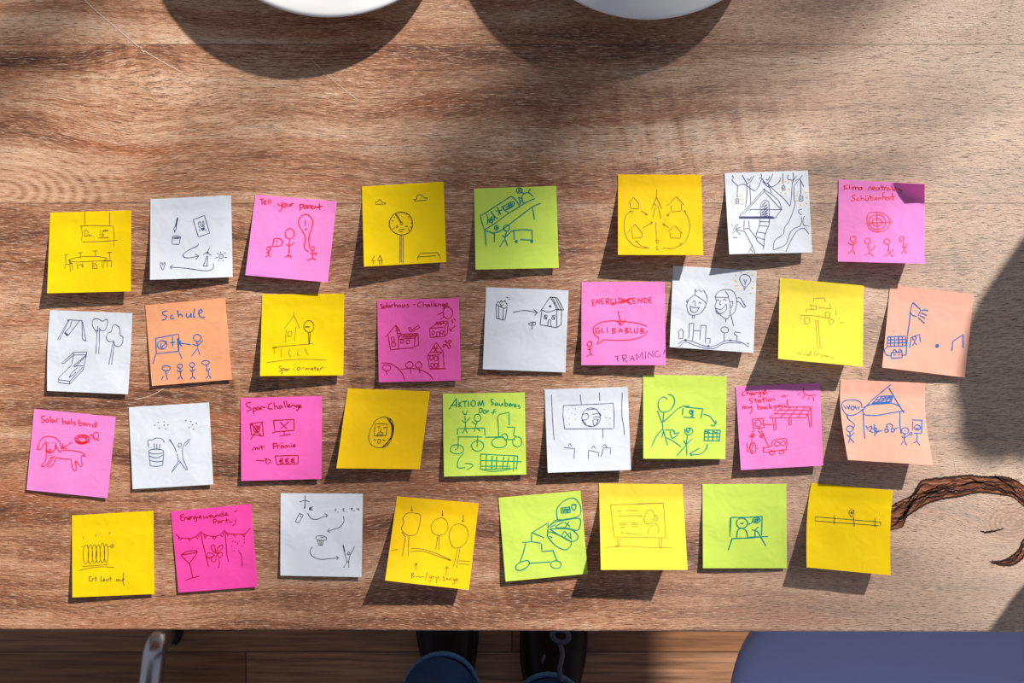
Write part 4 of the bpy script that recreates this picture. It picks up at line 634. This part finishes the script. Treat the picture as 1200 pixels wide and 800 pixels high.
# body: one continuous surface (neck, head, torso under the clothes, arms with hands)
bv = [(-.02,-.63,1.0), (-.02,-.63,1.2), (-.02,-.625,1.42), (-.02,-.615,1.50), (-.02,-.60,1.58), (-.02,-.595,1.66), (-.02,-.595,1.73)]
be = [(0,1),(1,2),(2,3),(3,4),(4,5),(5,6)]; br_ = [(.14,.10),(.145,.10),(.12,.08),(.055,.055),(.07,.08),(.077,.095),(.06,.075)]
for s_ in (-1, 1):
    b0 = len(bv); bv += [(-.02+s_*.17,-.625,1.43), (-.02+s_*.235,-.64,1.16), (-.02+s_*.245,-.60,.92), (-.02+s_*.245,-.585,.86)]
    be += [(2,b0),(b0,b0+1),(b0+1,b0+2),(b0+2,b0+3)]; br_ += [(.055,.055),(.043,.043),(.027,.03),(.02,.038)]
    for f in range(4):
        q = len(bv); yy = -.555 - f*.02; L = (.07,.08,.075,.06)[f]
        bv += [(-.02+s_*.245, yy, .845), (-.02+s_*.243, yy+.006, .845-L*.5), (-.02+s_*.235, yy+.010, .845-L)]; be += [(b0+3,q),(q,q+1),(q+1,q+2)]; br_ += [.0095,.0085,.0075]
    q = len(bv); bv += [(-.02+s_*.235,-.545,.875), (-.02+s_*.225,-.53,.84), (-.02+s_*.22,-.525,.815)]; be += [(b0+2,q),(q,q+1),(q+1,q+2)]; br_ += [.011,.010,.009]
body = skin('body', bv, be, br_, M_skin, pr)
skin('sweater', [(-.02,-.63,.93), (-.02,-.63,1.1), (-.02,-.63,1.25), (-.02,-.625,1.42), (-.02,-.62,1.475), (-.19,-.625,1.43), (-.255,-.64,1.16), (-.265,-.605,.95), (.15,-.625,1.43), (.215,-.64,1.16), (.225,-.605,.95)],
     [(0,1),(1,2),(2,3),(3,4),(3,5),(5,6),(6,7),(3,8),(8,9),(9,10)], [(.17,.125),(.17,.125),(.165,.12),(.14,.1),(.075,.075),(.068,.068),(.055,.055),(.04,.04),(.068,.068),(.055,.055),(.04,.04)], M_knit, pr)
skin('hair', [(-.02,-.625,1.62), (-.02,-.62,1.69), (-.02,-.605,1.76)], [(0,1),(1,2)], [(.075,.07),(.086,.09),(.07,.09)], M_hair, pr)
# trousers, each leg tapering to the hem
bmj = bmesh.new()
for hem, kn, hp, dx_ in ((AL, KL, HL, -1), (AR, KR, HR, 1)):
    path = catmull([hem, hem.lerp(kn, .22) + Vector((0, -.008, 0)), hem.lerp(kn, .6) + Vector((0, -.012, 0)), kn, kn.lerp(hp, .5), hp, Vector((-.02 + dx_*.045, -.63, 1.0))], 7)
    nn = len(path); rad = []
    for i in range(nn):
        t = i/(nn-1); r_ = .050 + .006*math.sin(t*30) * (1-t) + (.032*min(1, t/.5)) + (.022*max(0, (t-.5)/.5)); rad.append(r_)
    add_tube(bmj, [p - po for p in path], rad, 28)
add_tube(bmj, [Vector((-.02,-.63,.90)) - po, Vector((-.02,-.63,.94)) - po, Vector((-.02,-.63,1.0)) - po, Vector((-.02,-.63,1.06)) - po], [.13,.145,.14,.132], 32)
bmesh.ops.recalc_face_normals(bmj, faces=bmj.faces)
me = bpy.data.meshes.new('jeans'); bmj.to_mesh(me); bmj.free(); jeans = link('jeans', me, M_denim, pr)
rm_ = jeans.modifiers.new('one', 'REMESH'); rm_.mode = 'VOXEL'; rm_.voxel_size = .008; rm_.use_smooth_shade = True
sm_ = jeans.modifiers.new('soft', 'SMOOTH'); sm_.iterations = 3
jeans['label'] = 'blue denim jeans'
for hem in (AL, AR):
    bm = bmesh.new(); c = hem - po
    for dz, r_ in ((0.002, .0568), (.009, .0578), (.016, .0588)):
        add_tube(bm, [c + Vector((math.cos(a)*(r_), math.sin(a)*(r_)-.001, dz)) for a in [2*math.pi*k/40 for k in range(41)]], .0032, 8, False)
    bmobj('hem', bm, M_hem, jeans, True)
def shoe(f, width, yaw, marks):
    bm = bmesh.new(); L = .285; rows = []; nS = 22; nA = 18
    ca, sa = math.cos(yaw), math.sin(yaw)
    def tr_(x, y, z): return (f.x + x*ca - y*sa - po.x, f.y + x*sa + y*ca - po.y, z)
    for j in range(nS + 1):
        t = j/nS; y = -L*0.44 + L*t
        w = width*0.5*(0.74 + 0.26*math.sin(math.pi*min(1, max(0, (t-.1)/.95)))**1.2) * (max(0.02, 1 - abs(2*t-1)**7))**.5
        h = .024 + (.085*(1-t/.42)**.5 if t < .30 else 0) if False else (.108 if t < .30 else .108 - .062*min(1, (t-.30)/.38)) * (max(0.05, 1 - abs(2*t-1)**9))**.5
        rows.append([bm.verts.new(tr_(w*math.copysign(abs(math.cos(a))**.75, math.cos(a)), y, .018 + (h-.018)*abs(math.sin(a))**.8)) for a in [math.pi*i/nA for i in range(nA+1)]])
    for a, b in zip(rows, rows[1:]):
        for i in range(nA): bm.faces.new((a[i], b[i], b[i+1], a[i+1]))
        bm.faces.new((a[0], a[nA], b[nA], b[0]))
    bm.faces.new(rows[0]); bm.faces.new(list(reversed(rows[-1])))
    s_ = bmobj('shoe', bm, M_leather, pr, True); s_['label'] = 'black lace-up shoe'
    bm = bmesh.new(); out = []
    for j in range(41):
        a = 2*math.pi*j/40; t = .5 + .5*math.sin(a); wid = width*.5*(0.78 + .26*math.sin(math.pi*min(1, max(0, (t-.1)/.95))))
        out.append((math.cos(a)*wid*1.03, -L*.45 + (L*1.02)*t))
    lo = [bm.verts.new(tr_(x, y, 0)) for x, y in out[:-1]]; hi = [bm.verts.new(tr_(x, y, .022)) for x, y in out[:-1]]
    for i in range(40): bm.faces.new((lo[i], lo[(i+1) % 40], hi[(i+1) % 40], hi[i]))
    bm.faces.new(hi); bm.faces.new(list(reversed(lo))); bmobj('sole', bm, M_black, s_, False)
    bm = bmesh.new()
    for pts, r_ in marks: add_tube(bm, [Vector(tr_(*p)) for p in catmull([Vector(p) for p in pts], 6)], r_, 8)
    lc = bmobj('lace', bm, M_lace, s_, True); lc['label'] = 'grey shoe laces'
ring = [(.006 + .013*math.cos(a), .062 + .010*math.sin(a), .098 + .004*math.cos(a)) for a in [2*math.pi*k/12 for k in range(13)]]
shoe(FL, .098, R(4), [([(.020, .060, .095), (.026, .052, .1), (.022, .044, .104)], .0036), ([(.010, .060, .097), (.018, .050, .102)], .0028)])
shoe(FR, .106, R(-3), [(ring, .0042), ([(.006, .05, .102), (.010, .035, .108), (.006, .014, .114), (.01, -.004, .117)], .0038), ([(-.022, .022, .112), (-.018, .034, .108)], .0022)])
